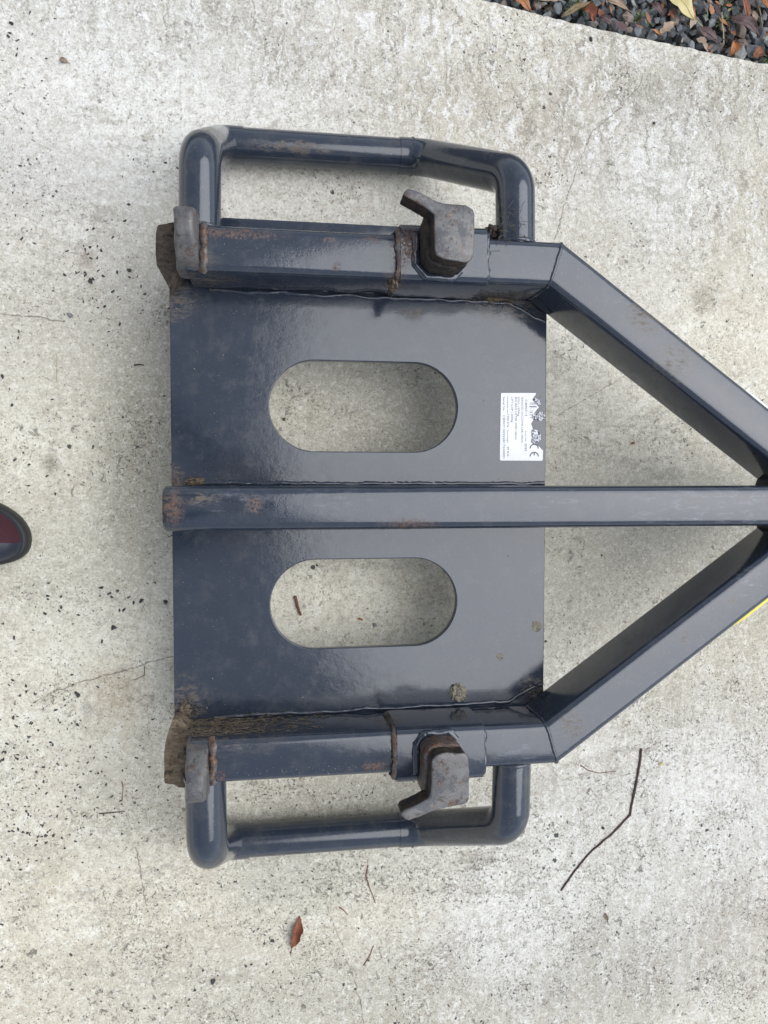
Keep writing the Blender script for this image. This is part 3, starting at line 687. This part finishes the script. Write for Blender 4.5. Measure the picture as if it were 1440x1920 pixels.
# end gussets where the braces meet the beam
for s_ in (1, -1):
    gx = P(1428, 905 if s_ > 0 else 995, ZP+.02).x
    prism('gusset', [(gx, .024*s_), (gx+.012, .055*s_), (gx+.13, .055*s_), (gx+.13, .024*s_)], ZP+.002, ZP+.070, M['grit'], LF, .002)
# hoops
tr = .0253
for s_ in (1, -1):
    lz = ZP+.056; yo = .430
    yb = .5085 if s_ > 0 else .4965
    pathL = fillet([(.0445, .325*s_, lz), (.0455, yo*s_, lz), (.060, yb*s_, ZP-.097), (.092, yb*s_, ZP-.097)], [.034, .018], 14)
    tube('hoop_leg', pathL, tr, M['hoop'], LF, 28)
    yb = .5085 if s_ > 0 else .4965
    pathR = fillet([(.443, .325*s_, lz), (.4415, (yo-.004)*s_, lz), (.352, yb*s_, ZP-.097), (.315, yb*s_, ZP-.097)], [.036, .045], 14)
    tube('hoop_leg', pathR, tr, M['hoop'], LF, 28)
    tube('crossbar', [(.086, yb*s_, ZP-.097), (.20, yb*s_, ZP-.097), (.335, yb*s_, ZP-.097)], .0238, M['hoop'], LF, 28)
    def circ(c, ax, r, n=20, a0=0, a1=360):
        ax = Vector(ax).normalized(); u = ax.cross(Vector((0, 0, 1)) if abs(ax.z) < .9 else Vector((1, 0, 0))).normalized(); v = ax.cross(u)
        return [Vector(c) + u*math.cos(math.radians(a0+(a1-a0)*i/n))*r + v*math.sin(math.radians(a0+(a1-a0)*i/n))*r for i in range(n+1)]
    bead('weld_bead', circ((.334, yb*s_, ZP-.097), (1, 0, 0), .0236), .0034, M['hoop'], LF, wob=.0015, seg=7)
    for lx in (.0446, .4428): bead('weld_bead', circ((lx, .3375*s_, lz), (0, 1, 0), .0260), .0026, M['hoop'], LF, wob=.0015, seg=7)
# end hooks and end plates
for s_ in (1, -1):
    prof = [(.281, .045), (.283, .076), (.291, .096), (.304, .112), (.316, .121), (.328, .1245), (.339, .122), (.346, .113), (.348, .098), (.347, .070), (.340, .045)]
    bm = bmesh.new(); xa, xb = (.0185, .0475) if s_ > 0 else (.0245, .0530)
    a_ = [bm.verts.new((xa + (.004 if z > .1 else 0), y*s_, ZP+z)) for y, z in prof]; b_ = [bm.verts.new((xb - (.004 if z > .1 else 0), y*s_, ZP+z)) for y, z in prof]
    n = len(prof); bm.faces.new(a_); bm.faces.new(b_[::-1])
    for i in range(n): bm.faces.new((a_[i], a_[(i+1) % n], b_[(i+1) % n], b_[i]))
    bmesh.ops.recalc_face_normals(bm, faces=bm.faces[:])
    bmesh.ops.bevel(bm, geom=[e for e in bm.edges if e.calc_face_angle(0) > .6 or abs(e.verts[0].co.x-e.verts[1].co.x) < .001], offset=.0042, segments=3, affect='EDGES', profile=.5, clamp_overlap=True)
    bmesh.ops.triangulate(bm, faces=[f for f in bm.faces if len(f.verts) > 4])
    bmesh.ops.subdivide_edges(bm, edges=[e for e in bm.edges if e.calc_length() > .006], cuts=2, use_grid_fill=True)
    for v in bm.verts: v.co += noise.noise_vector(v.co*70)*.0011 + noise.noise_vector(v.co*240)*.0004
    hk = from_bm('hook', bm, M['steel'], LF, 70)
    x_ = xb + .002
    bead('weld_bead', [(x_, .283*s_, ZP+.078), (x_+.002, .290*s_, ZP+.088), (x_+.001, .312*s_, ZP+.088), (x_, .334*s_, ZP+.086), (x_-.001, .341*s_, ZP+.068)], .0048, M['steel_rusty'], hk, wob=.003, seg=8, flat=.7, rn=.6)
    cp = [(75, 570), (100, 430), (280, 410), (390, 370), (560, 370), (620, 1260), (330, 1640), (280, 1520), (95, 1190)]
    if s_ > 0: poly = [P(285+x*.0989, 380+y*.0989, ZP+.03) for x, y in cp]
    else:
        cp = [(215, 330), (75, 770), (70, 1040), (80, 1370), (210, 1375), (300, 1440), (560, 1440), (560, 500), (330, 330)]
        poly = [P(300+x*.1146, 1310+y*.1146, ZP+.03) for x, y in cp][::-1]
    prism('end_plate', [(p.x, p.y) for p in poly], ZP-.004, ZP+.034, M['endplate'] if s_ > 0 else M['endplate_tan'], LF, .0015, rough=.0016)
# latch brackets standing on the sleeves
cu_ = [(275, 525), (282, 497), (305, 482), (350, 488), (420, 518), (495, 563), (545, 576), (700, 592), (745, 612), (757, 645), (753, 925), (722, 968), (690, 980), (545, 955), (500, 930), (484, 895), (483, 680), (485, 655), (430, 612), (350, 566)]
cl_ = [(465, 600), (500, 562), (560, 545), (640, 553), (690, 545), (715, 580), (721, 680), (720, 868), (698, 895), (560, 920), (470, 942), (380, 985), (320, 1002), (280, 995), (258, 965), (275, 942), (400, 880), (452, 852), (462, 800)]
for s_ in (1, -1):
    hz = ZP+.147
    top_ = [P(680+x*.2778, (220 if s_ > 0 else 1260)+y*.2778, hz) for x, y in (cu_ if s_ > 0 else cl_)]
    top_ = [(p.x, p.y) for p in top_]
    if s_ < 0: top_ = top_[::-1]
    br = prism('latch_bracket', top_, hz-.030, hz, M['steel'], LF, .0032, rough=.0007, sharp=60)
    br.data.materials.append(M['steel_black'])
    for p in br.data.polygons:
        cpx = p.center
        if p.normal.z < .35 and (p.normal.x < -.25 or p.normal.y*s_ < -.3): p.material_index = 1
    if s_ > 0: q = [(478, 560), (700, 592), (757, 645), (753, 925), (722, 975), (640, 985), (500, 960), (450, 900), (440, 640)]
    else: q = [(440, 600), (480, 545), (560, 525), (690, 535), (721, 680), (720, 868), (698, 895), (470, 942), (440, 900)]
    ft = [P(680+x*.2778, (220 if s_ > 0 else 1260)+y*.2778, hz) for x, y in q]; ft = [(p.x, p.y) for p in ft]
    if s_ < 0: ft = ft[::-1]
    ft = [(x, max(y, .281) if s_ > 0 else min(y, -.281)) for x, y in ft]
    prism('latch_stem', ft, ZP+.080, hz-.022, M['steel_black'] if s_ > 0 else M['steel_rusty'], br, .003, rough=.0014, sharp=60)
    c = Vector((sum(p[0] for p in ft)/len(ft), sum(p[1] for p in ft)/len(ft)))
    yy0 = min(abs(p[1]) for p in ft)*s_; xx0 = min(p[0] for p in ft); xx1 = max(p[0] for p in ft)
    wpth = [(xx0-.003, .335*s_, ZP+.093), (xx0-.004, yy0+.012*s_, ZP+.093), (xx0+.008, yy0-.001*s_, ZP+.0915), (xx1-.012, yy0-.002*s_, ZP+.091), (xx1-.003, yy0+.008*s_, ZP+.092)]
    bead('weld_bead', fillet(wpth, [.006, .006, .006], 5), .0050, R_ if False else (M['rail_u'] if s_ > 0 else M['rail_l']), br, wob=.0016, seg=12, flat=.8, rn=.35)

# stickers on the outer sides of the braces
M['white'] = plain('white_vinyl', (.80, .80, .80), .35, .03, 100, .0001)
M['yellow'] = plain('yellow_vinyl', (.80, .66, .06), .4, .05, 100, .0001)
for s_, px0, mm in ((1, (1383, 720), M['white']), (-1, (1366, 1183), M['yellow'])):
    A = P(*px0, ZP+.05); th = math.radians(35.2); d = Vector((math.cos(th), -math.sin(th)*s_)); n = Vector((math.sin(th), math.cos(th)*s_))
    t0 = d.dot(Vector((A.x, A.y))); off = .5335+.0277
    mm_ = .0024 if s_ > 0 else .0037
    bm = bmesh.new(); pts = []
    for i in range(13):
        t = t0 + .20*i/12; o1 = off + mm_ + noise.noise(Vector((i*.9, s_, 0)))*.0004; base = d*t
        zlo, zhi = (ZP+.012, ZP+.0775) if i else (ZP+.016, ZP+.0735)
        pts.append([bm.verts.new((*(base+n*o), z)) for o, z in ((off-.001, zlo), (o1, zlo), (o1, zhi), (off-.001, zhi))])
    for a, b in zip(pts[:-1], pts[1:]):
        for j in range(4): bm.faces.new((a[j], a[(j+1) % 4], b[(j+1) % 4], b[j]))
    bm.faces.new(pts[0]); bm.faces.new(pts[-1][::-1])
    st = from_bm('warning_sticker', bm, mm, LF, 40); st['label'] = ('white' if s_ > 0 else 'yellow') + ' sticker edge showing on the outer side of the brace'

# rating label ------------------------------------------------------
zl_ = ZP + .0004
M['labelw'] = plain('label_film', (.76, .77, .80), .35, .03, 120, .0001)
M['ink'] = plain('grey_print', (.07, .07, .08), .5, .1, 300, 0)
LQ = lambda x, y, z=zl_: P(900+x*.11111, 700+y*.11111, z)
outl = [(352, 345), (365, 332), (950, 333), (930, 372), (898, 412), (884, 450), (915, 482), (950, 520), (992, 575), (955, 610), (930, 650), (905, 690), (884, 738), (902, 768), (892, 800), (858, 850), (868, 880), (887, 930), (890, 1000), (882, 1060), (884, 1130), (902, 1186), (940, 1200), (965, 1212), (1000, 1240), (1045, 1290), (1061, 1300), (1058, 1455), (1040, 1475), (350, 1472), (332, 1452)]
lp = [LQ(x, y) for x, y in outl]
bm = bmesh.new(); a_ = [bm.verts.new(p) for p in lp]; b_ = [bm.verts.new(p + Vector((0, 0, .0004))) for p in lp]
bm.faces.new(a_); bm.faces.new(b_)
for i in range(len(lp)): bm.faces.new((a_[i], a_[(i+1) % len(lp)], b_[(i+1) % len(lp)], b_[i]))
bmesh.ops.triangulate(bm, faces=[f for f in bm.faces if len(f.verts) > 4])
LB = from_bm('rating_label', bm, M['labelw'], LF, 30); LB['label'] = 'torn white rating label with small grey print and CE mark'
ztx = zl_ + .0006
def text(s, x, y0, y1, h=30):
    tcu = bpy.data.curves.new('t', 'FONT'); tcu.body = s; tcu.size = 1; tcu.resolution_u = 2; tcu.extrude = 0
    to = bpy.data.objects.new('t', tcu); col.objects.link(to); dg = bpy.context.evaluated_depsgraph_get()
    me = bpy.data.meshes.new_from_object(to.evaluated_get(dg)); bpy.data.objects.remove(to)
    xs = [v.co.x for v in me.vertices]; x0, x1 = min(xs), max(xs)
    A = LQ(x-h*.5, y0, ztx); Bp = LQ(x-h*.5, y1, ztx); C_ = LQ(x+h*.5, y0, ztx); dx = (Bp-A)/(x1-x0); dy = (C_-A)/.72
    for v in me.vertices: c = v.co.copy(); v.co = A + dx*(c.x-x0) + dy*c.y
    me.update(); o = link('printed_text', me, M['ink'], LB, None); return o
text('Serial No.', 405, 400, 640, 34); text('C8907130222817250001', 405, 705, 1432, 36)
text('Portata/Max load', 468, 390, 670, 24); text('1200 KG.', 475, 690, 915, 36); text('Peso/Weight', 468, 960, 1172, 24); text('49 KG.', 475, 1232, 1410, 36)
text('LIFT.CAP.1200kg', 545, 400, 826, 34); text('BIG BAG LIFTER WID.100cm', 608, 400, 1118, 34)
text('SOLL.1200kg', 655, 400, 722, 30); text('GANCIO SACCONI LAR.100cm', 715, 400, 1168, 34)
text('C890713', 780, 440, 722, 38); text('Anno/Year', 775, 965, 1155, 24); text('2022', 775, 1182, 1312, 38)
bm = bmesh.new()
def qd(x0, y0, x1, y1):
    bm.faces.new([bm.verts.new(LQ(x, y, ztx)) for x, y in ((x0, y0), (x1, y0), (x1, y1), (x0, y1))])
for y, wd, xe in ((495, 5, 905), (505, 3, 915), (518, 7, 925), (548, 3, 940), (556, 9, 955), (568, 6, 965), (598, 3, 925), (628, 4, 900), (648, 10, 890), (664, 4, 895), (688, 7, 885), (712, 4, 878), (742, 5, 872)): qd(835, y, xe, y+wd)
from_bm('barcode', bm, M['ink'], LB, None)
bm = bmesh.new()
def arc(cx, cy, r0, r1, a0, a1):
    n = 20; prev = None
    for i in range(n+1):
        a = math.radians(a0+(a1-a0)*i/n); v = [bm.verts.new(LQ(cx+r*math.cos(a), cy+r*math.sin(a), ztx)) for r in (r0, r1)]
        if prev: bm.faces.new((prev[0], prev[1], v[1], v[0]))
        prev = v
arc(915, 1268, 60, 78, 180, 360); arc(915, 1402, 60, 78, 180, 360); qd(906, 1340, 924, 1385)
from_bm('ce_mark', bm, M['ink'], LB, None)
# crumpled rags of the torn film
m = NT('crumpled_film'); M['crumple'] = m.done(m.mix(m.ramp(m.noise(420, 3, .7), .42, .50), (.06, .06, .065), (.74, .75, .78)), .35)
for (x0, y0, x1, y1, wd) in ((905, 425, 1005, 535, 45), (900, 690, 960, 770, 60), (970, 680, 1080, 770, 80), (895, 945, 1000, 1150, 75), (885, 1090, 925, 1195, 40)):
    A = LQ(x0, y0); Bp = LQ(x1, y1); d = Bp-A; n = Vector((-d.y, d.x, 0)).normalized()*wd*.11111/1380; Vv = []; Ff = []
    for i in range(15):
        for j in range(7):
            f = j/3-1; t = i/14; p = A + d*t + n*f*(math.sin(math.pi*(t*.8+.1)))
            q = p*900; Vv.append(p + Vector((noise.noise(q)*.0012, noise.noise(q+Vector((9, 0, 0)))*.0012, .0006+abs(noise.noise(q*.9+Vector((0, 5, 0))))*.0045)))
    for i in range(14):
        for j in range(6): Ff.append((i*7+j, i*7+j+1, i*7+j+8, i*7+j+7))
    mesh('crumpled_flap', Vv, Ff, M['crumple'], LB, None)

# ------------------------------------------------------------------ dirt lying on the frame
def clump(px, py, z, rx, ry, rz, mat, label, n=None, name='mud_clump', cat='dried mud', group='dried mud lumps on the frame'):
    c = P(px, py, z); bm = bmesh.new(); bmesh.ops.create_icosphere(bm, subdivisions=4, radius=1)
    for v in bm.verts:
        q = v.co.copy(); k = 1 + noise.noise(q*2.2+c*40)*.45 + noise.noise(q*7+c*40)*.28
        v.co = Vector((q.x*rx*k, q.y*ry*k, max(q.z, -.2)*rz*k))
    o = from_bm(name, bm, mat, None, None); o.location = c; tag(o, label, cat, group); return o
clump(858, 1298, ZP+.001, .0105, .0115, .006, M['lichen'], 'round pale mud lump on the plate above the lower latch bracket')
clump(1006, 1175, ZP, .0068, .0072, .0012, M['lichen'], 'pale round mud spot at the right edge of the plate')
clump(937, 1232, ZP, .0045, .0045, .0008, M['lichen'], 'faint small mud spot on the plate near its right edge')
clump(737, 528, zt-.014, .006, .012, .012, M['mud'], 'dirty clump wedged at the left end of the upper sleeve')
clump(368, 903, ZP+.002, .012, .0045, .006, M['mud'], 'small crumbly mud clump by the beam at the left end of the plate')
clump(348, 1330, ZP+.001, .008, .007, .006, M['mud'], 'crumbly mud clump in the lower left corner of the plate')
clump(925, 560, ZP+.002, .012, .004, .004, M['mud'], 'leafy dirt clump along the upper rail weld near the right corner')
clump(922, 436, ZP+.05, .009, .009, .012, M['endplate'], 'dark cobwebby dirt clump between the upper sleeve and the hoop leg')
# fibrous litter: fine fibres on the lower rail side and around the dirty corners
bm = bmesh.new()
def fibres(px, py, sx, sy, z, n_, ln, ang=None, dz=.004):
    for i in range(n_):
        p = P(rnd.gauss(px, sx), rnd.gauss(py, sy), z); p.z += rnd.uniform(0, dz); a = rnd.gauss(0, .35) if ang is not None else rnd.uniform(0, 6.3)
        d = Vector((math.cos(a), math.sin(a), 0)); l = ln*rnd.uniform(.4, 1.2)
        pth = [p, p+d*l*.5+Vector((-d.y, d.x, 0))*rnd.uniform(-.1, .1)*l+Vector((0, 0, .001)), p+d*l]
        sweep_bm(bm, pth, rnd.uniform(.00018, .0004), 3, caps=False)
fibres(940, 560, 28, 9, ZP+.001, 90, .008); fibres(955, 420, 14, 22, ZP+.082, 40, .014, dz=.006)
fibres(735, 530, 6, 12, zt-.010, 60, .006); fibres(345, 1325, 14, 10, ZP+.001, 80, .007)
fibres(365, 902, 16, 4, ZP+.001, 40, .005); fibres(1000, 1295, 14, 8, ZP+.001, 50, .006)
fi = from_bm('fibrous_litter', bm, M['mud'], None, None); tag(fi, 'fine brown plant fibres and cobweb caught on the frame corners', 'plant litter', None, 'stuff')
V = []; F = []
def crumb(px, py, z, r):
    me = gp[rnd.randrange(10)]; loc = P(px, py, z); loc.z += r*.12; a = rnd.uniform(0, 6.3); ca, sa = math.cos(a), math.sin(a); b0 = len(V)
    for v in me.vertices:
        q = v.co*r; V.append((loc.x+q.x*ca-q.y*sa, loc.y+q.x*sa+q.y*ca, loc.z+q.z))
    for p in me.polygons: F.append(tuple(b0+i for i in p.vertices))
def on_plate(x, y):
    p = P(x, y, ZP)
    if not (.004 < p.x < .503 and abs(p.y) < .275 and abs(p.y) > .032): return False
    q = max(hx0+hw, min(hx1-hw, p.x)); return math.hypot(p.x-q, abs(p.y)-hy) > hw + .003
for i in range(170):
    x, y = rnd.uniform(325, 1018), rnd.uniform(555, 1320)
    if i < 110: y = rnd.choice((rnd.gauss(572, 9), rnd.gauss(1312, 9), rnd.gauss(903, 4))); x = rnd.uniform(330, 1015) if rnd.random() < .5 else rnd.choice((rnd.gauss(960, 30), rnd.gauss(345, 15), rnd.gauss(780, 25)))
    if on_plate(x, y): crumb(x, y, ZP, rnd.choice((.0006, .0008, .001, .0014)))
for i in range(60):
    x = rnd.uniform(400, 740); crumb(x, rnd.uniform(445, 490), zt, rnd.choice((.0005, .0007, .001))); crumb(x, 1455-(x-400)*.04+rnd.gauss(-4, 5), zt, rnd.choice((.0005, .0007, .001)))
me = bpy.data.meshes.new('dirt_crumbs'); me.from_pydata(V, [], F); me.materials.append(M['lichen']); me.update()
cbm = bpy.data.objects.new('dirt_crumbs', me); col.objects.link(cbm); tag(cbm, 'tiny pale dirt crumbs sprinkled over the plate and side rails', 'dirt crumbs', None, 'stuff')
# fibrous dirt on the sloping inner side of the lower rail
bm = bmesh.new()
for i in range(520):
    x = .005 + abs(rnd.gauss(0, .07)); z = ZP + rnd.uniform(.004, .070); y = -.2809 - 0
    a = rnd.gauss(0, .3); l = rnd.uniform(.004, .013); p = Vector((x, -.2808, z)); d = Vector((math.cos(a), 0, math.sin(a)))
    sweep_bm(bm, [p, p+d*l*.5+Vector((0, .0008, 0)), p+d*l], rnd.uniform(.0002, .0005), 3, caps=False)
f2 = from_bm('fibrous_crust', bm, M['mud'], LF, None); tag(f2, None, None, None, 'stuff')

# ------------------------------------------------------------------ the person taking the picture (shoe tip in view, body reflected in the paint)
PE = empty('person', (-.42, .07, 0)); tag(PE, 'person at the left edge, only the tip of a maroon and navy shoe in view', 'person')
M['skin'] = plain('skin', (.50, .30, .22), .5, .1, 80, .0002); M['jacket'] = plain('dark_jacket', (.022, .024, .03), .85, .2, 200, .0006)
M['trous'] = plain('dark_trousers', (.028, .03, .042), .85, .2, 260, .0006); M['hair'] = plain('brown_hair', (.05, .03, .02), .6, .3, 300, .001)
M['navy'] = plain('navy_rubber', (.010, .015, .030), .5, .25, 90, .0006); M['maroon'] = plain('maroon_cloth', (.040, .004, .011), .8, .3, 700, .0005)
M['rim'] = plain('dark_grey_sole', (.013, .014, .015), .6, .2, 120, .0004)
def skin(name, joints, edges, mat, parent, root=0, sub=2):
    me = bpy.data.meshes.new(name); c = wloc(parent)
    me.from_pydata([tuple(Vector(j[0])-c) for j in joints], edges, []); me.update()
    o = bpy.data.objects.new(name, me); col.objects.link(o); o.parent = parent; o.matrix_parent_inverse = Matrix.Identity(4)
    md = o.modifiers.new('skin', 'SKIN'); 
    for i, j in enumerate(joints):
        r = j[1]; me.skin_vertices[0].data[i].radius = (r, r) if not isinstance(r, tuple) else r
        me.skin_vertices[0].data[i].use_root = (i == root)
    md.use_smooth_shade = True
    s = o.modifiers.new('sub', 'SUBSURF'); s.levels = sub; s.render_levels = sub
    me.materials.append(mat); return o
bx = -.44; yl, yr = .17, -.03
J = [((bx, .07, .96), .13), ((bx, .07, 1.10), .125), ((bx+.02, .07, 1.24), .14), ((bx+.05, .07, 1.38), .12), ((bx+.09, .07, 1.48), .050), ((bx+.125, .07, 1.555), (.062, .070)), ((bx+.14, .07, 1.63), (.076, .092)), ((bx+.13, .07, 1.70), (.062, .075))]
Ed = [(i, i+1) for i in range(7)]
for y, ft_ in ((yl, bx-.03), (yr, bx-.01)):
    b = len(J); J += [((bx, y*.9+.01, .90), .09), ((bx+.03, y, .50), .060), ((ft_+.0, y, .13), .042), ((ft_+.03, y, .07), .04)]; Ed += [(0, b), (b, b+1), (b+1, b+2), (b+2, b+3)]
for s_ in (1, -1):
    yc_ = .07+.18*s_; b = len(J); hx, hyy, hz_ = CAM.x-.02, CAM.y-.03+.052*s_, CAM.z+.03
    J += [((bx+.06, yc_, 1.37), .06), ((bx+.16, yc_+.05*s_, 1.16), .045), ((hx-.10, hyy+.02*s_, hz_-.005), .028), ((hx-.045, hyy, hz_), .026)]
    Ed += [(3, b), (b, b+1), (b+1, b+2), (b+2, b+3)]
    for k in range(4):
        f0 = len(J); zz = -.004*k; fx = hx-.025+k*.012
        J += [((fx, hyy+.004*s_, hz_+.004), .009), ((fx+.012, hyy-.010*s_, hz_-.010), .008), ((fx+.018, hyy-.026*s_, hz_-.012), .007)]
        Ed += [(b+3, f0), (f0, f0+1), (f0+1, f0+2)]
    f0 = len(J); J += [((hx-.03, hyy-.012*s_, hz_+.022), .010), ((hx-.008, hyy-.026*s_, hz_+.026), .008)]; Ed += [(b+3, f0), (f0, f0+1)]
body = skin('body', J, Ed, M['skin'], PE)
nJ = len(J)
JJ = [((bx, .07, .80), .150), ((bx, .07, 1.10), .160), ((bx+.02, .07, 1.24), .165), ((bx+.05, .07, 1.39), .140), ((bx+.075, .07, 1.46), .075)]; EE = [(0, 1), (1, 2), (2, 3), (3, 4)]
for s_ in (1, -1):
    yc_ = .07+.18*s_; hyy = CAM.y-.03+.052*s_; b = len(JJ)
    JJ += [((bx+.06, yc_, 1.37), .078), ((bx+.16, yc_+.05*s_, 1.16), .060), ((CAM.x-.14, hyy+.02*s_, CAM.z+.022), .040)]; EE += [(3, b), (b, b+1), (b+1, b+2)]
skin('jacket', JJ, EE, M['jacket'], PE)
JJ = [((bx, .07, .97), .140), ((bx, .07, .90), .135)]; EE = [(0, 1)]
for y, ft_ in ((yl, bx-.03), (yr, bx-.01)):
    b = len(JJ); JJ += [((bx, y*.95+.005, .82), .105), ((bx+.03, y, .50), .080), ((ft_, y, .10), .062)]; EE += [(1, b), (b, b+1), (b+1, b+2)]
skin('trousers', JJ, EE, M['trous'], PE)
skin('hair', [((bx+.13, .07, 1.60), .088), ((bx+.13, .07, 1.68), .097), ((bx+.17, .07, 1.73), .06)], [(0, 1), (1, 2)], M['hair'], PE)
fc = []
def shoe(tx, ty, yaw):
    Lh = .275; Wd = .102
    def outline(k, inset=0, n=48):
        pts = []
        for i in range(n):
            a = 2*math.pi*i/n; ca, sa = math.cos(a), math.sin(a)
            x = (abs(ca)**.80)*math.copysign(1, ca)*(Lh/2-inset)-Lh/2; wf = 1 + .10*ca
            y = (abs(sa)**.90)*math.copysign(1, sa)*(Wd/2-inset)*wf; pts.append((x, y + .012*max(0, ca)**2*-1))
        return pts
    R2 = Matrix.Rotation(yaw, 3, 'Z'); T_ = Vector((tx, ty, 0))
    def loft(name, rings, mat, cap=True):
        bm = bmesh.new(); rr = []
        for z, ins, zf in rings: rr.append([bm.verts.new(R2 @ Vector((x, y, z + (zf(x, y) if zf else 0))) + T_) for x, y in outline(0, ins)])
        n = len(rr[0])
        for a, b in zip(rr[:-1], rr[1:]):
            for j in range(n): bm.faces.new((a[j], a[(j+1) % n], b[(j+1) % n], b[j]))
        bm.faces.new(rr[0][::-1]); 
        if cap: bm.faces.new(rr[-1])
        return from_bm(name, bm, mat, PE, 50)
    sh = loft('shoe', [(0, .004, None), (.004, 0, None), (.020, 0, None), (.024, .002, None), (.026, .005, None)], M['rim'])
    up = loft('shoe_upper', [(.024, .0055, None), (.034, .006, None), (.046, .011, lambda x, y: .004), (.056, .020, lambda x, y: .006-.1*max(0, x+.10)), (.062, .031, lambda x, y: .010-.14*max(0, x+.12)), (.064, .042, lambda x, y: .012-.16*max(0, x+.13))], M['navy'])
    up.data.materials.append(M['maroon'])
    Ri = R2.transposed()
    for p in up.data.polygons:
        q = Ri @ (p.center - Vector((tx, ty, 0)) + wloc(PE) * 0)
        if p.center.z > .030 and q.y > -.012 - .10*min(0, q.x+.02)**2 and q.x > -.17: p.material_index = 1
    return sh
tp = P(54, 1000, .02)
shoe(tp.x, tp.y, math.radians(-4)); shoe(tp.x-.085, tp.y+.205, math.radians(6))
# eyes, nose, mouth, ears
def blob(name, c, rad, mat, sc_=(1, 1, 1)):
    b_ = bmesh.new(); bmesh.ops.create_uvsphere(b_, u_segments=16, v_segments=10, radius=rad)
    for v in b_.verts: v.co = Vector((v.co.x*sc_[0], v.co.y*sc_[1], v.co.z*sc_[2])) + Vector(c)
    return from_bm(name, b_, mat, PE, 80)
M['eye'] = plain('eye', (.6, .6, .6), .2, .05, 50, 0); M['lip'] = plain('lips', (.42, .18, .15), .5, .1, 50, 0)
for s_ in (1, -1):
    blob('eye', (bx+.205, .07+.030*s_, 1.622), .0085, M['eye']); blob('pupil', (bx+.2115, .07+.030*s_, 1.620), .004, M['grit'])
    blob('ear', (bx+.130, .07+.078*s_, 1.615), .022, M['skin'], (.7, .45, 1.3))
blob('nose', (bx+.222, .07, 1.597), .015, M['skin'], (1.1, .8, 1.6)); blob('mouth', (bx+.203, .07, 1.562), .016, M['lip'], (.5, 1.4, .4))
# phone in the hands
M['phone'] = plain('phone_glass', (.02, .02, .022), .2, .1, 50, 0)
ph = bmesh.new(); bmesh.ops.create_cube(ph, size=1)
for v in ph.verts: v.co = Vector((v.co.x*.074, v.co.y*.150, v.co.z*.008))
bmesh.ops.bevel(ph, geom=ph.edges[:], offset=.0035, segments=3, affect='EDGES')
pm = bpy.data.meshes.new('phone'); ph.to_mesh(pm); ph.free(); po = bpy.data.objects.new('phone', pm); col.objects.link(po); pm.materials.append(M['phone'])
po.matrix_world = Matrix.Translation(CAM) @ CROT.to_4x4() @ Matrix.Translation((-.018, -.055, .012))
tag(po, 'black phone held flat above the frame by the person', 'phone')
